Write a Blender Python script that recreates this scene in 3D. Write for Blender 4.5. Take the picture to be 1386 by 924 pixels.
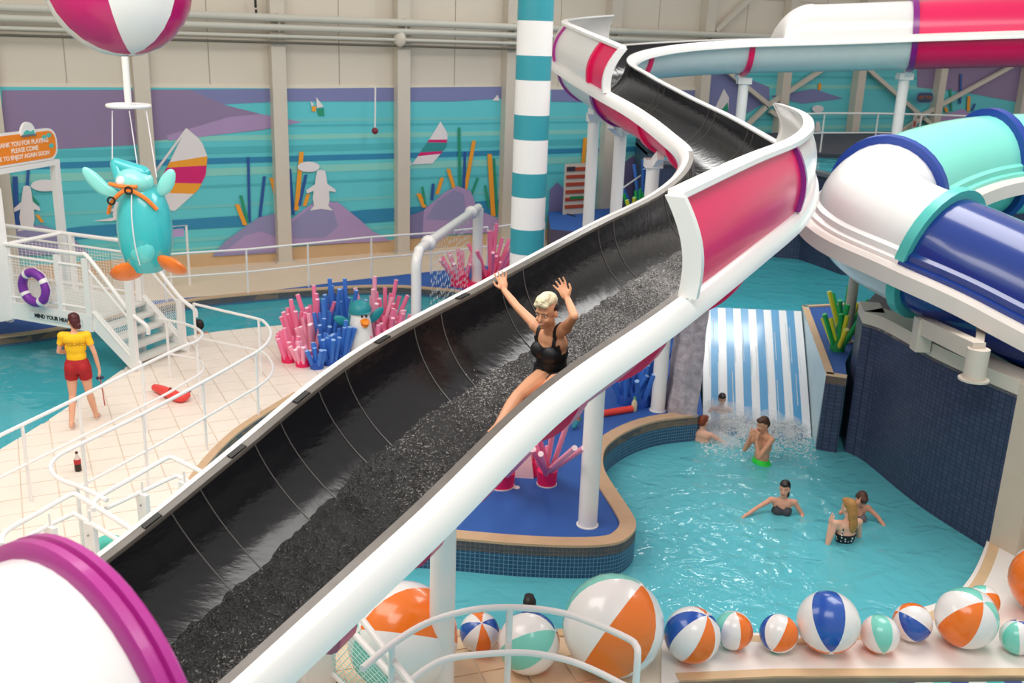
import bpy, bmesh, math, random
from math import sin, cos, pi, radians
from mathutils import Vector as V, Matrix, noise

for _o in list(bpy.data.objects): bpy.data.objects.remove(_o)
SC = bpy.context.scene
COL = SC.collection
random.seed(11)

# ---------------------------------------------------------------- camera
FPX, CAMZ = 1350.0, 5.6
_th, _ro = radians(17.0), radians(1.95)
CAM0 = V((0, 0, CAMZ))
FW = V((0, cos(_th), -sin(_th))); R0 = V((1, 0, 0)); U0 = R0.cross(FW)
RC = R0 * cos(_ro) + U0 * sin(_ro); UC = U0 * cos(_ro) - R0 * sin(_ro)
_cd = bpy.data.cameras.new('camera'); cam = bpy.data.objects.new('camera', _cd); COL.objects.link(cam)
_m = Matrix((RC, UC, -FW)).transposed().to_4x4(); _m.translation = CAM0
cam.matrix_world = _m
_cd.sensor_width = 36.0; _cd.lens = FPX / 1386.0 * 36.0
_cd.clip_start = 0.05; _cd.clip_end = 200
_cd.dof.use_dof = True; _cd.dof.focus_distance = 8.0; _cd.dof.aperture_fstop = 3.2
SC.camera = cam

# ---------------------------------------------------------------- light, exposure
SC.view_settings.view_transform = 'Standard'
SC.view_settings.look = 'None'
SC.view_settings.gamma = 1.0
SC.view_settings.exposure = 0.22
SC.view_settings.use_curve_mapping = False
SC.cycles.volume_bounces = 6
W = bpy.data.worlds.new('hall_daylight'); SC.world = W; W.use_nodes = True
_bg = W.node_tree.nodes['Background']
_bg.inputs[0].default_value = (1.0, 0.965, 0.92, 1); _bg.inputs[1].default_value = 0.55
def area(name, loc, target, sx, sy, power, col=(1, 1, 1)):
    l = bpy.data.lights.new(name, 'AREA'); l.shape = 'RECTANGLE'; l.size = sx; l.size_y = sy; l.energy = power; l.color = col
    o = bpy.data.objects.new(name, l); COL.objects.link(o); o.location = loc
    d = V(target) - V(loc); o.rotation_euler = d.to_track_quat('-Z', 'Y').to_euler()
    return o
area('roof_light', (-7.5, 9.5, 10.5), (-5.5, 13.5, 0), 9, 5, 560, (1, .955, .89))
area('roof_light', (-1.0, 3.5, 11.0), (0.5, 8.5, 2), 10, 4, 540, (1, .97, .93))
area('roof_light', (6.5, 15.0, 11.0), (3.5, 13.5, 0), 7, 5, 640, (1, .98, .95))
area('roof_light', (4.0, 25.5, 10.0), (2.5, 14.0, 0), 7, .9, 240, (1, .98, .95))

# ---------------------------------------------------------------- sight lines: a pixel of the 1386x924 frame to a point on a real surface
def ray(px, py):
    dx, dy = px - 693.0, 462.0 - py
    return FW + RC * (dx / FPX) + UC * (dy / FPX)
def dep(px, py, d): return CAM0 + ray(px, py) * d
def Z(px, py, z):
    r = ray(px, py); return CAM0 + r * ((z - CAMZ) / r.z)
def YP(px, py, y):
    r = ray(px, py); return CAM0 + r * (y / r.y)
def on_plane(px, py, p, n):
    r = ray(px, py); return CAM0 + r * ((V(p) - CAM0).dot(n) / r.dot(n))

# ---------------------------------------------------------------- materials
def lin(c):
    if isinstance(c, str):
        c = c.lstrip('#'); c = [int(c[i:i + 2], 16) / 255 for i in (0, 2, 4)]
        c = [x / 12.92 if x <= .04045 else ((x + .055) / 1.055) ** 2.4 for x in c]
    return (c[0], c[1], c[2], 1)
MATS = {}
def mat(name, col, rough=.5, metal=0.0, coat=0.0, vary=.06, vscale=3.0, bump=0.0, bscale=40.0, spec=.5, sss=0.0):
    if name in MATS: return MATS[name]
    m = bpy.data.materials.new(name); m.use_nodes = True; nt = m.node_tree; b = nt.nodes['Principled BSDF']
    b.inputs['Roughness'].default_value = rough; b.inputs['Metallic'].default_value = metal
    b.inputs['Coat Weight'].default_value = coat; b.inputs['Coat Roughness'].default_value = .08
    b.inputs['Specular IOR Level'].default_value = spec
    if sss:
        b.inputs['Subsurface Weight'].default_value = sss; b.inputs['Subsurface Radius'].default_value = (.02, .008, .004)
    c = lin(col)
    tc = nt.nodes.new('ShaderNodeTexCoord')
    if vary:
        nz = nt.nodes.new('ShaderNodeTexNoise'); nz.inputs['Scale'].default_value = vscale; nz.inputs['Detail'].default_value = 4
        nt.links.new(tc.outputs['Object'], nz.inputs['Vector'])
        mx = nt.nodes.new('ShaderNodeMix'); mx.data_type = 'RGBA'
        mx.inputs['A'].default_value = tuple(x * (1 - vary) for x in c[:3]) + (1,)
        mx.inputs['B'].default_value = tuple(min(1, x * (1 + vary)) for x in c[:3]) + (1,)
        nt.links.new(nz.outputs['Fac'], mx.inputs['Factor']); nt.links.new(mx.outputs['Result'], b.inputs['Base Color'])
    else: b.inputs['Base Color'].default_value = c
    if bump:
        n2 = nt.nodes.new('ShaderNodeTexNoise'); n2.inputs['Scale'].default_value = bscale; n2.inputs['Detail'].default_value = 3
        nt.links.new(tc.outputs['Object'], n2.inputs['Vector'])
        bp = nt.nodes.new('ShaderNodeBump'); bp.inputs['Strength'].default_value = bump; bp.inputs['Distance'].default_value = .02
        nt.links.new(n2.outputs['Fac'], bp.inputs['Height']); nt.links.new(bp.outputs['Normal'], b.inputs['Normal'])
    MATS[name] = m; return m

def mosaic_mat(name, c1, c2, cg, size=.05):
    if name in MATS: return MATS[name]
    m = mat(name, c1, .35, vary=0, spec=.3); nt = m.node_tree; b = nt.nodes['Principled BSDF']
    tc = nt.nodes.new('ShaderNodeTexCoord'); sep = nt.nodes.new('ShaderNodeSeparateXYZ')
    nt.links.new(tc.outputs['Object'], sep.inputs[0])
    ad = nt.nodes.new('ShaderNodeMath'); ad.operation = 'ADD'
    nt.links.new(sep.outputs[0], ad.inputs[0]); nt.links.new(sep.outputs[1], ad.inputs[1])
    cb = nt.nodes.new('ShaderNodeCombineXYZ'); nt.links.new(ad.outputs[0], cb.inputs[0]); nt.links.new(sep.outputs[2], cb.inputs[1])
    br = nt.nodes.new('ShaderNodeTexBrick'); br.offset = 0.0
    br.inputs['Scale'].default_value = 1.0; br.inputs['Mortar Size'].default_value = size * .08
    br.inputs['Brick Width'].default_value = size; br.inputs['Row Height'].default_value = size
    br.inputs['Color1'].default_value = lin(c1); br.inputs['Color2'].default_value = lin(c2); br.inputs['Mortar'].default_value = lin(cg)
    nt.links.new(cb.outputs[0], br.inputs['Vector']); nt.links.new(br.outputs['Color'], b.inputs['Base Color'])
    return m

def water_mat(name, tint, body, bumpk=.35, scale=2.2, foam=0.0):
    if name in MATS: return MATS[name]
    m = bpy.data.materials.new(name); m.use_nodes = True; nt = m.node_tree
    for n in list(nt.nodes):
        if n.type != 'OUTPUT_MATERIAL': nt.nodes.remove(n)
    out = nt.nodes[0]
    tc = nt.nodes.new('ShaderNodeTexCoord')
    n1 = nt.nodes.new('ShaderNodeTexNoise'); n1.inputs['Scale'].default_value = scale; n1.inputs['Detail'].default_value = 2.5; n1.inputs['Distortion'].default_value = .8
    nt.links.new(tc.outputs['Object'], n1.inputs['Vector'])
    bp = nt.nodes.new('ShaderNodeBump'); bp.inputs['Strength'].default_value = bumpk; bp.inputs['Distance'].default_value = .25
    nt.links.new(n1.outputs['Fac'], bp.inputs['Height'])
    gl = nt.nodes.new('ShaderNodeBsdfGlossy'); gl.inputs['Roughness'].default_value = .04; nt.links.new(bp.outputs['Normal'], gl.inputs['Normal'])
    rf = nt.nodes.new('ShaderNodeBsdfTransparent'); rf.inputs['Color'].default_value = lin(tint)
    fr = nt.nodes.new('ShaderNodeFresnel'); fr.inputs['IOR'].default_value = 1.33; nt.links.new(bp.outputs['Normal'], fr.inputs['Normal'])
    mx = nt.nodes.new('ShaderNodeMixShader'); nt.links.new(fr.outputs[0], mx.inputs[0]); nt.links.new(gl.outputs[0], mx.inputs[2])
    # suspended cloudiness of the pool water
    df = nt.nodes.new('ShaderNodeBsdfDiffuse'); df.inputs['Color'].default_value = lin(body)
    m2 = nt.nodes.new('ShaderNodeMixShader'); m2.inputs[0].default_value = foam
    nt.links.new(rf.outputs[0], m2.inputs[1]); nt.links.new(df.outputs[0], m2.inputs[2])
    nt.links.new(m2.outputs[0], mx.inputs[1]); nt.links.new(mx.outputs[0], out.inputs['Surface'])
    MATS[name] = m; return m

# ---------------------------------------------------------------- mesh builder
ORG = {}
def tag(o, label=None, cat=None, group=None, kind=None):
    if label: o['label'] = label
    if cat: o['category'] = cat
    if group: o['group'] = group
    if kind: o['kind'] = kind
    return o
def thing(name, label, cat, loc, group=None):
    o = bpy.data.objects.new(name, None); COL.objects.link(o); o.location = loc; o.empty_display_size = .1
    ORG[o.name] = V(loc); return tag(o, label, cat, group)
def children_of(o): return list(o.children)
def dup(o, parent=None):
    c = o.copy(); COL.objects.link(c); ORG[c.name] = ORG.get(o.name, V((0, 0, 0)))
    if parent: c.parent = parent
    for ch in children_of(o): dup(ch, c)
    return c
def frame(d, up=V((0, 0, 1))):
    d = V(d).normalized()
    if abs(d.dot(up)) > .98: up = V((0, 1, 0))
    x = up.cross(d).normalized(); y = d.cross(x)
    return Matrix((x, y, d)).transposed()
class MB:
    def __init__(s): s.v = []; s.f = []; s.m = []
    def add(s, vs, fs, mi=0):
        b = len(s.v); s.v += [V(x) for x in vs]
        for f in fs: s.f.append([b + i for i in f]); s.m.append(mi)
        return s
    def box(s, c, d, R=None, mi=0):
        c = V(c); h = [x / 2 for x in d]; pts = []
        for i in (-1, 1):
            for j in (-1, 1):
                for k in (-1, 1):
                    p = V((i * h[0], j * h[1], k * h[2])); pts.append(c + (R @ p if R else p))
        return s.add(pts, [(0, 1, 3, 2), (4, 6, 7, 5), (0, 4, 5, 1), (2, 3, 7, 6), (0, 2, 6, 4), (1, 5, 7, 3)], mi)
    def beam(s, p0, p1, w, h, mi=0, up=V((0, 0, 1))):
        p0, p1 = V(p0), V(p1); R = frame(p1 - p0, up)
        return s.box((p0 + p1) / 2, (w, h, (p1 - p0).length), R, mi)
    def prism(s, poly, z0, z1, mi=0, ms=None):
        n = len(poly); lo = [V((p[0], p[1], z0)) for p in poly]; hi = [V((p[0], p[1], z1)) for p in poly]
        s.add(lo + hi, [list(range(n))[::-1], list(range(n, 2 * n))], mi)
        return s.add(lo + hi, [(i, (i + 1) % n, n + (i + 1) % n, n + i) for i in range(n)], mi if ms is None else ms)
    def slab(s, pts, off, mi=0):
        n = len(pts); a = [V(p) for p in pts]; b = [p + V(off) for p in a]
        return s.add(a + b, [list(range(n))[::-1], list(range(n, 2 * n))] + [(i, (i + 1) % n, n + (i + 1) % n, n + i) for i in range(n)], mi)
    def cone(s, p0, p1, r0, r1=None, n=10, mi=0, mcap=None, caps=True):
        if r1 is None: r1 = r0
        p0, p1 = V(p0), V(p1); R = frame(p1 - p0)
        a = [p0 + R @ V((r0 * cos(2 * pi * i / n), r0 * sin(2 * pi * i / n), 0)) for i in range(n)]
        b = [p1 + R @ V((r1 * cos(2 * pi * i / n), r1 * sin(2 * pi * i / n), 0)) for i in range(n)]
        s.add(a + b, [(i, (i + 1) % n, n + (i + 1) % n, n + i) for i in range(n)], mi)
        if caps: s.add(a + b, [list(range(n))[::-1], list(range(n, 2 * n))], mi if mcap is None else mcap)
        return s
    def tube(s, path, r, n=8, mi=0, closed=False, caps=True):
        P = [V(p) for p in path]; N = len(P); rings = []
        T = []
        for i in range(N):
            if closed: t = P[(i + 1) % N] - P[i - 1]
            else: t = P[min(i + 1, N - 1)] - P[max(i - 1, 0)]
            T.append(t.normalized())
        u = T[0].cross(V((0, 0, 1)))
        if u.length < .1: u = T[0].cross(V((0, 1, 0)))
        u.normalize(); vs = []
        for i in range(N):
            u = (u - T[i] * u.dot(T[i])).normalized(); w = T[i].cross(u)
            rr = r[i] if isinstance(r, (list, tuple)) else r
            vs += [P[i] + (u * cos(2 * pi * k / n) + w * sin(2 * pi * k / n)) * rr for k in range(n)]
        fs = []
        for i in range(N if closed else N - 1):
            j = (i + 1) % N
            fs += [(i * n + k, i * n + (k + 1) % n, j * n + (k + 1) % n, j * n + k) for k in range(n)]
        if caps and not closed: fs += [list(range(n))[::-1], list(range((N - 1) * n, N * n))]
        return s.add(vs, fs, mi)
    def ell(s, c, r, R=None, nu=12, nv=8, mi=0):
        c = V(c); r = (r, r, r) if not isinstance(r, (tuple, list)) else r; vs = []; fs = []
        def P(x, y, z):
            p = V((x * r[0], y * r[1], z * r[2])); return c + (R @ p if R else p)
        vs.append(P(0, 0, -1))
        for i in range(1, nv):
            a = -pi / 2 + pi * i / nv
            vs += [P(cos(a) * cos(2 * pi * k / nu), cos(a) * sin(2 * pi * k / nu), sin(a)) for k in range(nu)]
        vs.append(P(0, 0, 1)); t = len(vs) - 1
        for k in range(nu):
            fs.append((0, 1 + (k + 1) % nu, 1 + k)); fs.append((t, t - nu + k, t - nu + (k + 1) % nu))
        for i in range(nv - 2):
            for k in range(nu):
                a = 1 + i * nu; fs.append((a + k, a + (k + 1) % nu, a + nu + (k + 1) % nu, a + nu + k))
        return s.add(vs, fs, mi)
    def caps(s, p0, p1, r0, r1, n=12, mi=0):
        """round-ended limb that tapers"""
        p0, p1 = V(p0), V(p1); d = p1 - p0
        if d.length < 1e-5: return s.ell(p0, r0, None, n, 8, mi)
        R = frame(d); L = d.length; vs = []; prof = []
        for i in range(1, 5): a = -pi / 2 + pi / 2 * i / 4; prof.append((r0 * cos(a), r0 * sin(a)))
        for i in range(0, 4): a = pi / 2 * i / 4; prof.append((r1 * cos(a), L + r1 * sin(a)))
        vs = [p0 + R @ V((0, 0, -r0))]
        for (q, z) in prof: vs += [p0 + R @ V((q * cos(2 * pi * k / n), q * sin(2 * pi * k / n), z)) for k in range(n)]
        vs.append(p0 + R @ V((0, 0, L + r1))); t = len(vs) - 1; fs = []
        for k in range(n):
            fs.append((0, 1 + (k + 1) % n, 1 + k)); fs.append((t, t - n + k, t - n + (k + 1) % n))
        for i in range(len(prof) - 1):
            a = 1 + i * n; fs += [(a + k, a + (k + 1) % n, a + n + (k + 1) % n, a + n + k) for k in range(n)]
        return s.add(vs, fs, mi)
    def lathe(s, prof, c, n=16, R=None, mi=0):
        c = V(c); vs = []
        for (q, z) in prof:
            for k in range(n):
                p = V((q * cos(2 * pi * k / n), q * sin(2 * pi * k / n), z)); vs.append(c + (R @ p if R else p))
        fs = []
        for i in range(len(prof) - 1):
            fs += [(i * n + k, i * n + (k + 1) % n, (i + 1) * n + (k + 1) % n, (i + 1) * n + k) for k in range(n)]
        fs += [list(range(n))[::-1], list(range((len(prof) - 1) * n, len(prof) * n))]
        return s.add(vs, fs, mi)
    def grid(s, rows, mi=0, closed=False):
        n = len(rows[0]); b = []
        for r in rows: b += list(r)
        fs = []
        for i in range(len(rows) - 1):
            for k in range(n if closed else n - 1):
                fs.append((i * n + k, i * n + (k + 1) % n, (i + 1) * n + (k + 1) % n, (i + 1) * n + k))
        return s.add(b, fs, mi)
    def build(s, name, mats, parent=None, smooth=True, org=None, kind=None, label=None, ang=38, normals=True):
        mats = mats if isinstance(mats, (list, tuple)) else [mats]
        o0 = ORG.get(parent.name, V((0, 0, 0))) if parent else V(org or (0, 0, 0))
        me = bpy.data.meshes.new(name); me.from_pydata([v - o0 for v in s.v], [], s.f)
        for m in mats: me.materials.append(m)
        if len(mats) > 1: me.polygons.foreach_set('material_index', s.m)
        if normals:
            bm = bmesh.new(); bm.from_mesh(me); bmesh.ops.remove_doubles(bm, verts=bm.verts, dist=1e-5)
            bmesh.ops.recalc_face_normals(bm, faces=bm.faces); bm.to_mesh(me); bm.free()
        if smooth:
            me.polygons.foreach_set('use_smooth', [True] * len(me.polygons)); me.set_sharp_from_angle(angle=radians(ang))
        o = bpy.data.objects.new(name, me); COL.objects.link(o)
        if parent: o.parent = parent
        else: o.location = o0
        ORG[o.name] = o0
        if kind: o['kind'] = kind
        if label: o['label'] = label
        return o
def spline(P, n=8, closed=False):
    P = [V(p) for p in P]
    Q = [P[-1]] + P + [P[0], P[1]] if closed else [P[0] * 2 - P[1]] + P + [P[-1] * 2 - P[-2]]
    out = []
    for i in range(len(P) if closed else len(P) - 1):
        a, b, c, d = Q[i:i + 4]
        for k in range(n):
            t = k / n; out.append(.5 * ((2 * b) + (c - a) * t + (2 * a - 5 * b + 4 * c - d) * t * t + (3 * b - a - 3 * c + d) * t ** 3))
    if not closed: out.append(P[-1])
    return out
def clip(poly, conv):
    out = [V((p[0], p[1])) for p in poly]; n = len(conv)
    for i in range(n):
        a, b = V(conv[i][:2]), V(conv[(i + 1) % n][:2]); e = b - a; inp = out; out = []
        if not inp: break
        for j in range(len(inp)):
            p, q = inp[j - 1], inp[j]
            sp = e.x * (p.y - a.y) - e.y * (p.x - a.x); sq = e.x * (q.y - a.y) - e.y * (q.x - a.x)
            if (sp >= 0) != (sq >= 0): out.append(p + (q - p) * (sp / (sp - sq)))
            if sq >= 0: out.append(q)
    return out
def area2(p): return sum(p[i - 1].x * p[i].y - p[i].x * p[i - 1].y for i in range(len(p))) / 2
def text_mesh(s, size, depth=.004, name='lettering', bold=.0):
    cu = bpy.data.curves.new('lettering', 'FONT'); cu.body = s; cu.size = size; cu.extrude = depth / 2; cu.align_x = 'CENTER'; cu.align_y = 'CENTER'; cu.offset = bold; cu.resolution_u = 3
    t = bpy.data.objects.new('lettering_tmp', cu); COL.objects.link(t)
    dg = bpy.context.evaluated_depsgraph_get(); me = bpy.data.meshes.new_from_object(t.evaluated_get(dg))
    bpy.data.objects.remove(t); bpy.data.curves.remove(cu); return me
def lettering(s, size, c, xdir, ydir, m, parent, bold=.0):
    me = text_mesh(s, size, bold=bold); x = V(xdir).normalized(); y = V(ydir).normalized(); z = x.cross(y)
    M = Matrix((x, y, z)).transposed().to_4x4(); M.translation = V(c) - ORG[parent.name]
    me.transform(M); me.materials.clear(); me.materials.append(m)
    o = bpy.data.objects.new('lettering', me); COL.objects.link(o); o.parent = parent; ORG[o.name] = ORG[parent.name]; return o

# palette
WHITE = mat('white_gelcoat', '#f2f0ee', .28, coat=.3, vary=.02)
PAINT = mat('white_paint', '#efecea', .4, vary=.03)
CREAM = mat('cream_panel', '#d9cfc0', .55, vary=.05, vscale=.6)
CREAM2 = mat('cream_steel', '#cfc6b8', .5, vary=.05)
GREYP = mat('grey_pipe', '#c3c1b6', .45, vary=.05)
BEIGE = mat('beige_tile', '#e6cfb4', .5, vary=.06, vscale=1.5)
COPING = mat('tan_coping', '#c9a785', .6, vary=.12, vscale=6)
GROUT = mat('tile_grout', '#dfcfbd', .8, vary=.1)
DECKT = mat('deck_tile', '#efe2d6', .45, vary=.06, vscale=1.3)
SLABW = mat('white_slab', '#f3ebe4', .5, vary=.03)
BLUEF = mat('blue_rubber', '#2a5cab', .7, vary=.08, vscale=2, bump=.15, bscale=120)
NAVY = mosaic_mat('navy_mosaic', '#38425c', '#434c66', '#2a3146', .06)
NAVYI = mosaic_mat('navy_pool_mosaic', '#244a6c', '#2c5678', '#6f8ea2', .05)
POOLF = mat('pool_floor', '#4fd3e2', .6, vary=.1, vscale=.5)
PINK = mat('pink_gelcoat', '#f31a62', .3, coat=.12, vary=.04)
MAGENTA = mat('magenta_flange', '#b3268f', .3, coat=.3, vary=.05)
PURPLE = mat('purple_flange', '#8a1a86', .3, coat=.3, vary=.05)
TEAL = mat('teal_gelcoat', '#7fdccb', .28, coat=.3, vary=.03)
TEALF = mat('teal_flange', '#54c2ba', .35, vary=.04)
DBLUE = mat('deep_blue_gelcoat', '#16388a', .2, coat=.5, vary=.05)
FBLUE = mat('blue_flange', '#1b3f97', .35, vary=.05)
ORANGE = mat('orange_paint', '#f47b14', .35, vary=.04)
BLACKR = mat('black_rubber', '#111112', .5, vary=.05)
STEEL = mat('steel', '#9a9a98', .35, metal=.8, vary=.05)
# ================================================================ the setting
WP = V((-4.5, 25.5, 0)); WD = V((.87, .493, 0)).normalized(); WN = V((WD.y, -WD.x, 0))   # WN points into the hall
def Wp(px, py, off=0.0): return on_plane(px, py, WP + WN * off, WN)
def Ws(s, z, off=0.0): return WP + WD * s + WN * off + V((0, 0, z))
def wall_quad(mb, s0, s1, z0, z1, o0, o1, mi=0):
    mb.slab([Ws(s0, z0, o0), Ws(s1, z0, o0), Ws(s1, z1, o0), Ws(s0, z1, o0)], WN * (o1 - o0), mi)

wb = MB(); wall_quad(wb, -16, 34, -.5, 12, -.3, -.02)
wall_back = wb.build('wall_back', CREAM2, kind='structure', smooth=False)
# cladding panels between the columns, three courses above the mural
cols = [-10.9, -7.75, -4.72, -1.6, 1.6, 4.72, 8.0, 11.35, 14.6, 17.9, 21.9, 26.6, 31]
for i in range(len(cols) - 1):
    a, b = cols[i], cols[i + 1]; mid = (a + b) / 2
    for (z0, z1) in ((4.3, 5.35), (5.37, 6.9), (6.92, 9.4)):
        for (s0, s1) in ((a, mid - .012), (mid + .012, b)):
            m_ = MB(); wall_quad(m_, s0, s1, z0, z1, -.02, .01); m_.build('panel', CREAM, wall_back, smooth=False)
for i, s in enumerate(cols):
    m_ = MB(); wall_quad(m_, s - .17, s + .17, 0, 12, .02, .32)
    c_ = m_.build('column', CREAM2, wall_back, smooth=False)
    m_ = MB(); wall_quad(m_, s - .24, s + .24, 0, .03, .0, .4); m_.build('base_plate', CREAM2, c_, smooth=False)
# sill strip between mural and cladding, and the long pipes
m_ = MB(); wall_quad(m_, -16, 11.3, 4.22, 4.3, -.02, .05); m_.build('sill', mat('sill_cream', '#e0d9c8', .5), wall_back, smooth=False)
for k, (z, r) in enumerate(((5.42, .045), (5.62, .08), (5.83, .09), (5.28, .03))):
    t = thing('pipe', ['thin cream conduit under the wider wall pipes', 'cream pipe along the wall, middle of the three wide runs', 'cream pipe along the wall, topmost run', 'thin dark lowest conduit along the upper wall'][k], 'pipe', Ws(-15.5, z, .45))
    MB().tube([Ws(-15.5 + j * 4, z, .45) for j in range(13)], r, 10).build('run', GREYP if k < 3 else mat('dark_conduit', '#5b564c', .5), t)
    q = MB()
    for s in cols: q.beam(Ws(s, z, .3), Ws(s, z, .46), .05, 2.3 * r)
    q.build('bracket', GREYP, t)['kind'] = 'stuff'
# braces on the far bays
for k, (p0, p1) in enumerate((((970, 85), (1040, 142)), ((1038, 143), (1122, 88)), ((1036, 145), (985, 195)), ((1042, 150), (1118, 204)), ((1168, 88), (1246, 157)), ((1246, 157), (1372, 88)), ((1246, 160), (1180, 205)), ((1250, 160), (1300, 200)), ((968, 42), (1018, -4)))):
    m_ = MB(); m_.beam(Wp(*p0, .2), Wp(*p1, .2), .13, .13, up=WN); m_.build('brace', CREAM2, wall_back, smooth=False)
wl = MB(); e0 = Ws(-13.5, 0); wl.slab([e0, e0 + WN * 26, e0 + WN * 26 + V((0, 0, 12)), e0 + V((0, 0, 12))], -WD * .3)
wl.build('wall_left', CREAM2, kind='structure', smooth=False)

# ---------------------------------------------------------------- mural: flat painted boards on the wall
MUR = thing('mural', 'long painted seaside mural of teal sea, sails and purple rocks', 'mural', Ws(-7.6, .3, .0))
mc = {k: mat('mural_' + k, v, .6, vary=.03) for k, v in dict(sea='#5ec8d1', pale='#86cfc6', pale2='#6fc6c8', deep='#2a86b0', mid='#4db5c0', purple='#8d7a9e', lav='#a98fba', bluep='#7a7fae', white='#e4dfe2', orange='#f0a02a', mag='#d3166f', teal='#2b8f93', green='#1f9470', navy='#24549c', rock='#8f8cb6', rockl='#ab93c0', rockd='#7f78a6', dsea='#2c8896').items()}
LAY = [0.03]
def mural(name, col, pts, step=True):
    if step: LAY[0] += .0007
    m_ = MB(); m_.slab([Wp(x, y, .012) + WN * LAY[0] for x, y in pts], WN * .004); return m_.build(name, mc[col], MUR, smooth=False)
def mural_s(name, col, s0, s1, z0, z1):
    LAY[0] += .0007; m_ = MB(); wall_quad(m_, s0, s1, z0, z1, .012 + LAY[0], .016 + LAY[0]); m_.build(name, mc[col], MUR, smooth=False)
mural_s('sea', 'sea', -7.6, 33, .3, 4.22)
mural_s('sea', 'sea', 11.55, 33, 4.22, 5.25); mural_s('stripe', 'pale', 11.55, 33, 4.3, 4.42); mural_s('stripe', 'mid', 11.55, 33, 4.62, 4.7); mural_s('stripe', 'pale2', 11.55, 33, 4.9, 5.0)
mural_s('stripe', 'pale', -7.6, 33, 3.0, 3.12); mural_s('stripe', 'pale2', -7.6, 33, 3.42, 3.5); mural_s('stripe', 'mid', -7.6, 33, 3.3, 3.36)
mural_s('stripe', 'mid', -7.6, 33, 2.7, 2.86); mural_s('stripe', 'deep', -7.6, 33, 2.46, 2.6); mural_s('stripe', 'pale', -7.6, 33, 2.18, 2.36)
mural_s('stripe', 'pale2', -7.6, 33, 1.42, 1.5); mural_s('stripe', 'mid', -7.6, 33, 1.9, 1.96); mural_s('stripe', 'pale2', -7.6, 33, .62, .72); mural_s('stripe', 'pale', -7.6, 33, .42, .48)
mural('sky_wash', 'bluep', [(252, 121), (683, 117), (683, 133), (612, 137), (385, 137), (300, 141)])
mural('sky_wash', 'purple', [(3, 122), (255, 121), (305, 142), (352, 154), (408, 165), (352, 176), (210, 190), (180, 196), (3, 205)])
mural('sky_wash', 'lav', [(225, 183), (310, 158), (352, 154), (408, 165), (352, 175), (228, 190)])
mural('sky_wash', 'bluep', [(745, 121), (945, 122), (945, 152), (860, 140), (745, 137)])
mural('sky_wash', 'purple', [(1240, 84), (1386, 82), (1386, 140), (1300, 124), (1240, 118)])
mural('sky_wash', 'bluep', [(948, 95), (985, 95), (1040, 118), (1040, 135), (948, 190)])
mural('wave', 'deep', [(40, 316), (110, 306), (222, 298), (330, 291), (330, 306), (222, 312), (40, 330)])
mural('wave', 'deep', [(380, 300), (486, 284), (600, 277), (690, 268), (690, 292), (600, 294), (486, 302)])
mural('wave', 'bluep', [(1040, 130), (1100, 120), (1140, 133), (1085, 140)])
def sail(ax, L, Rr, bands, base):
    """ax apex; L/Rr left and right outline points from the apex down; bands = [(f0, f1, colour)] along the outline"""
    def at(c, f):
        pts = [ax] + c; g = f * (len(pts) - 1); i = min(int(g), len(pts) - 2); t = g - i
        return (pts[i][0] + (pts[i + 1][0] - pts[i][0]) * t, pts[i][1] + (pts[i + 1][1] - pts[i][1]) * t)
    for f0, f1, c in bands:
        n = 5; fs = [f0 + (f1 - f0) * k / n for k in range(n + 1)]
        mural('sail_panel', c, [at(L, f) for f in fs] + [at(Rr, f) for f in reversed(fs)])
sail((252, 173), [(240, 196), (229, 219), (221, 234), (214, 255), (216, 281)], [(272, 190), (280, 211), (278, 236), (268, 256), (236, 285)], [(0, .4, 'white'), (.4, .5, 'orange'), (.5, .72, 'mag'), (.72, .84, 'orange'), (.84, 1, 'white')], None)
mural('sail_mast', 'white', [(251, 173), (253, 175), (209, 236), (206, 234)])
sail((595, 164), [(584, 182), (574, 197), (563, 213), (556, 222)], [(605, 181), (603, 198), (594, 209), (584, 221)], [(0, .36, 'white'), (.36, .42, 'mag'), (.42, .64, 'teal'), (.64, .72, 'mag'), (.72, 1, 'white')], None)
mural('sail_panel', 'white', [(548, 206), (554, 216), (556, 223), (548, 223)])
mural('sail_panel', 'white', [(427, 131), (437, 144), (428, 146)]); mural('sail_panel', 'green', [(428, 147), (437, 146), (438, 157), (430, 156)])
mural('sail_panel', 'white', [(419, 136), (424, 141), (421, 144)]); mural('sail_panel', 'orange', [(421, 144), (427, 143), (426, 151), (421, 150)])
mural('sail_panel', 'white', [(672, 128), (675, 136), (665, 136)])
mural('sail_panel', 'white', [(978, 120), (985, 132), (984, 148), (966, 146)]); mural('sail_panel', 'green', [(983, 138), (984, 150), (974, 150)])
mural('sail_panel', 'white', [(1161, 105), (1165, 118), (1157, 120)]); mural('sail_panel', 'mag', [(1158, 118), (1165, 118), (1164, 127), (1159, 126)])
mural('sail_panel', 'orange', [(1106, 112), (1110, 113), (1109, 122), (1105, 121)])
def reed(x0, y0, x1, y1, c, w=4.0): mural('reed', c, [(x0 - w / 2, y0), (x0 + w / 2, y0), (x1 + w / 2, y1), (x1 - w / 2, y1)])
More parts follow.
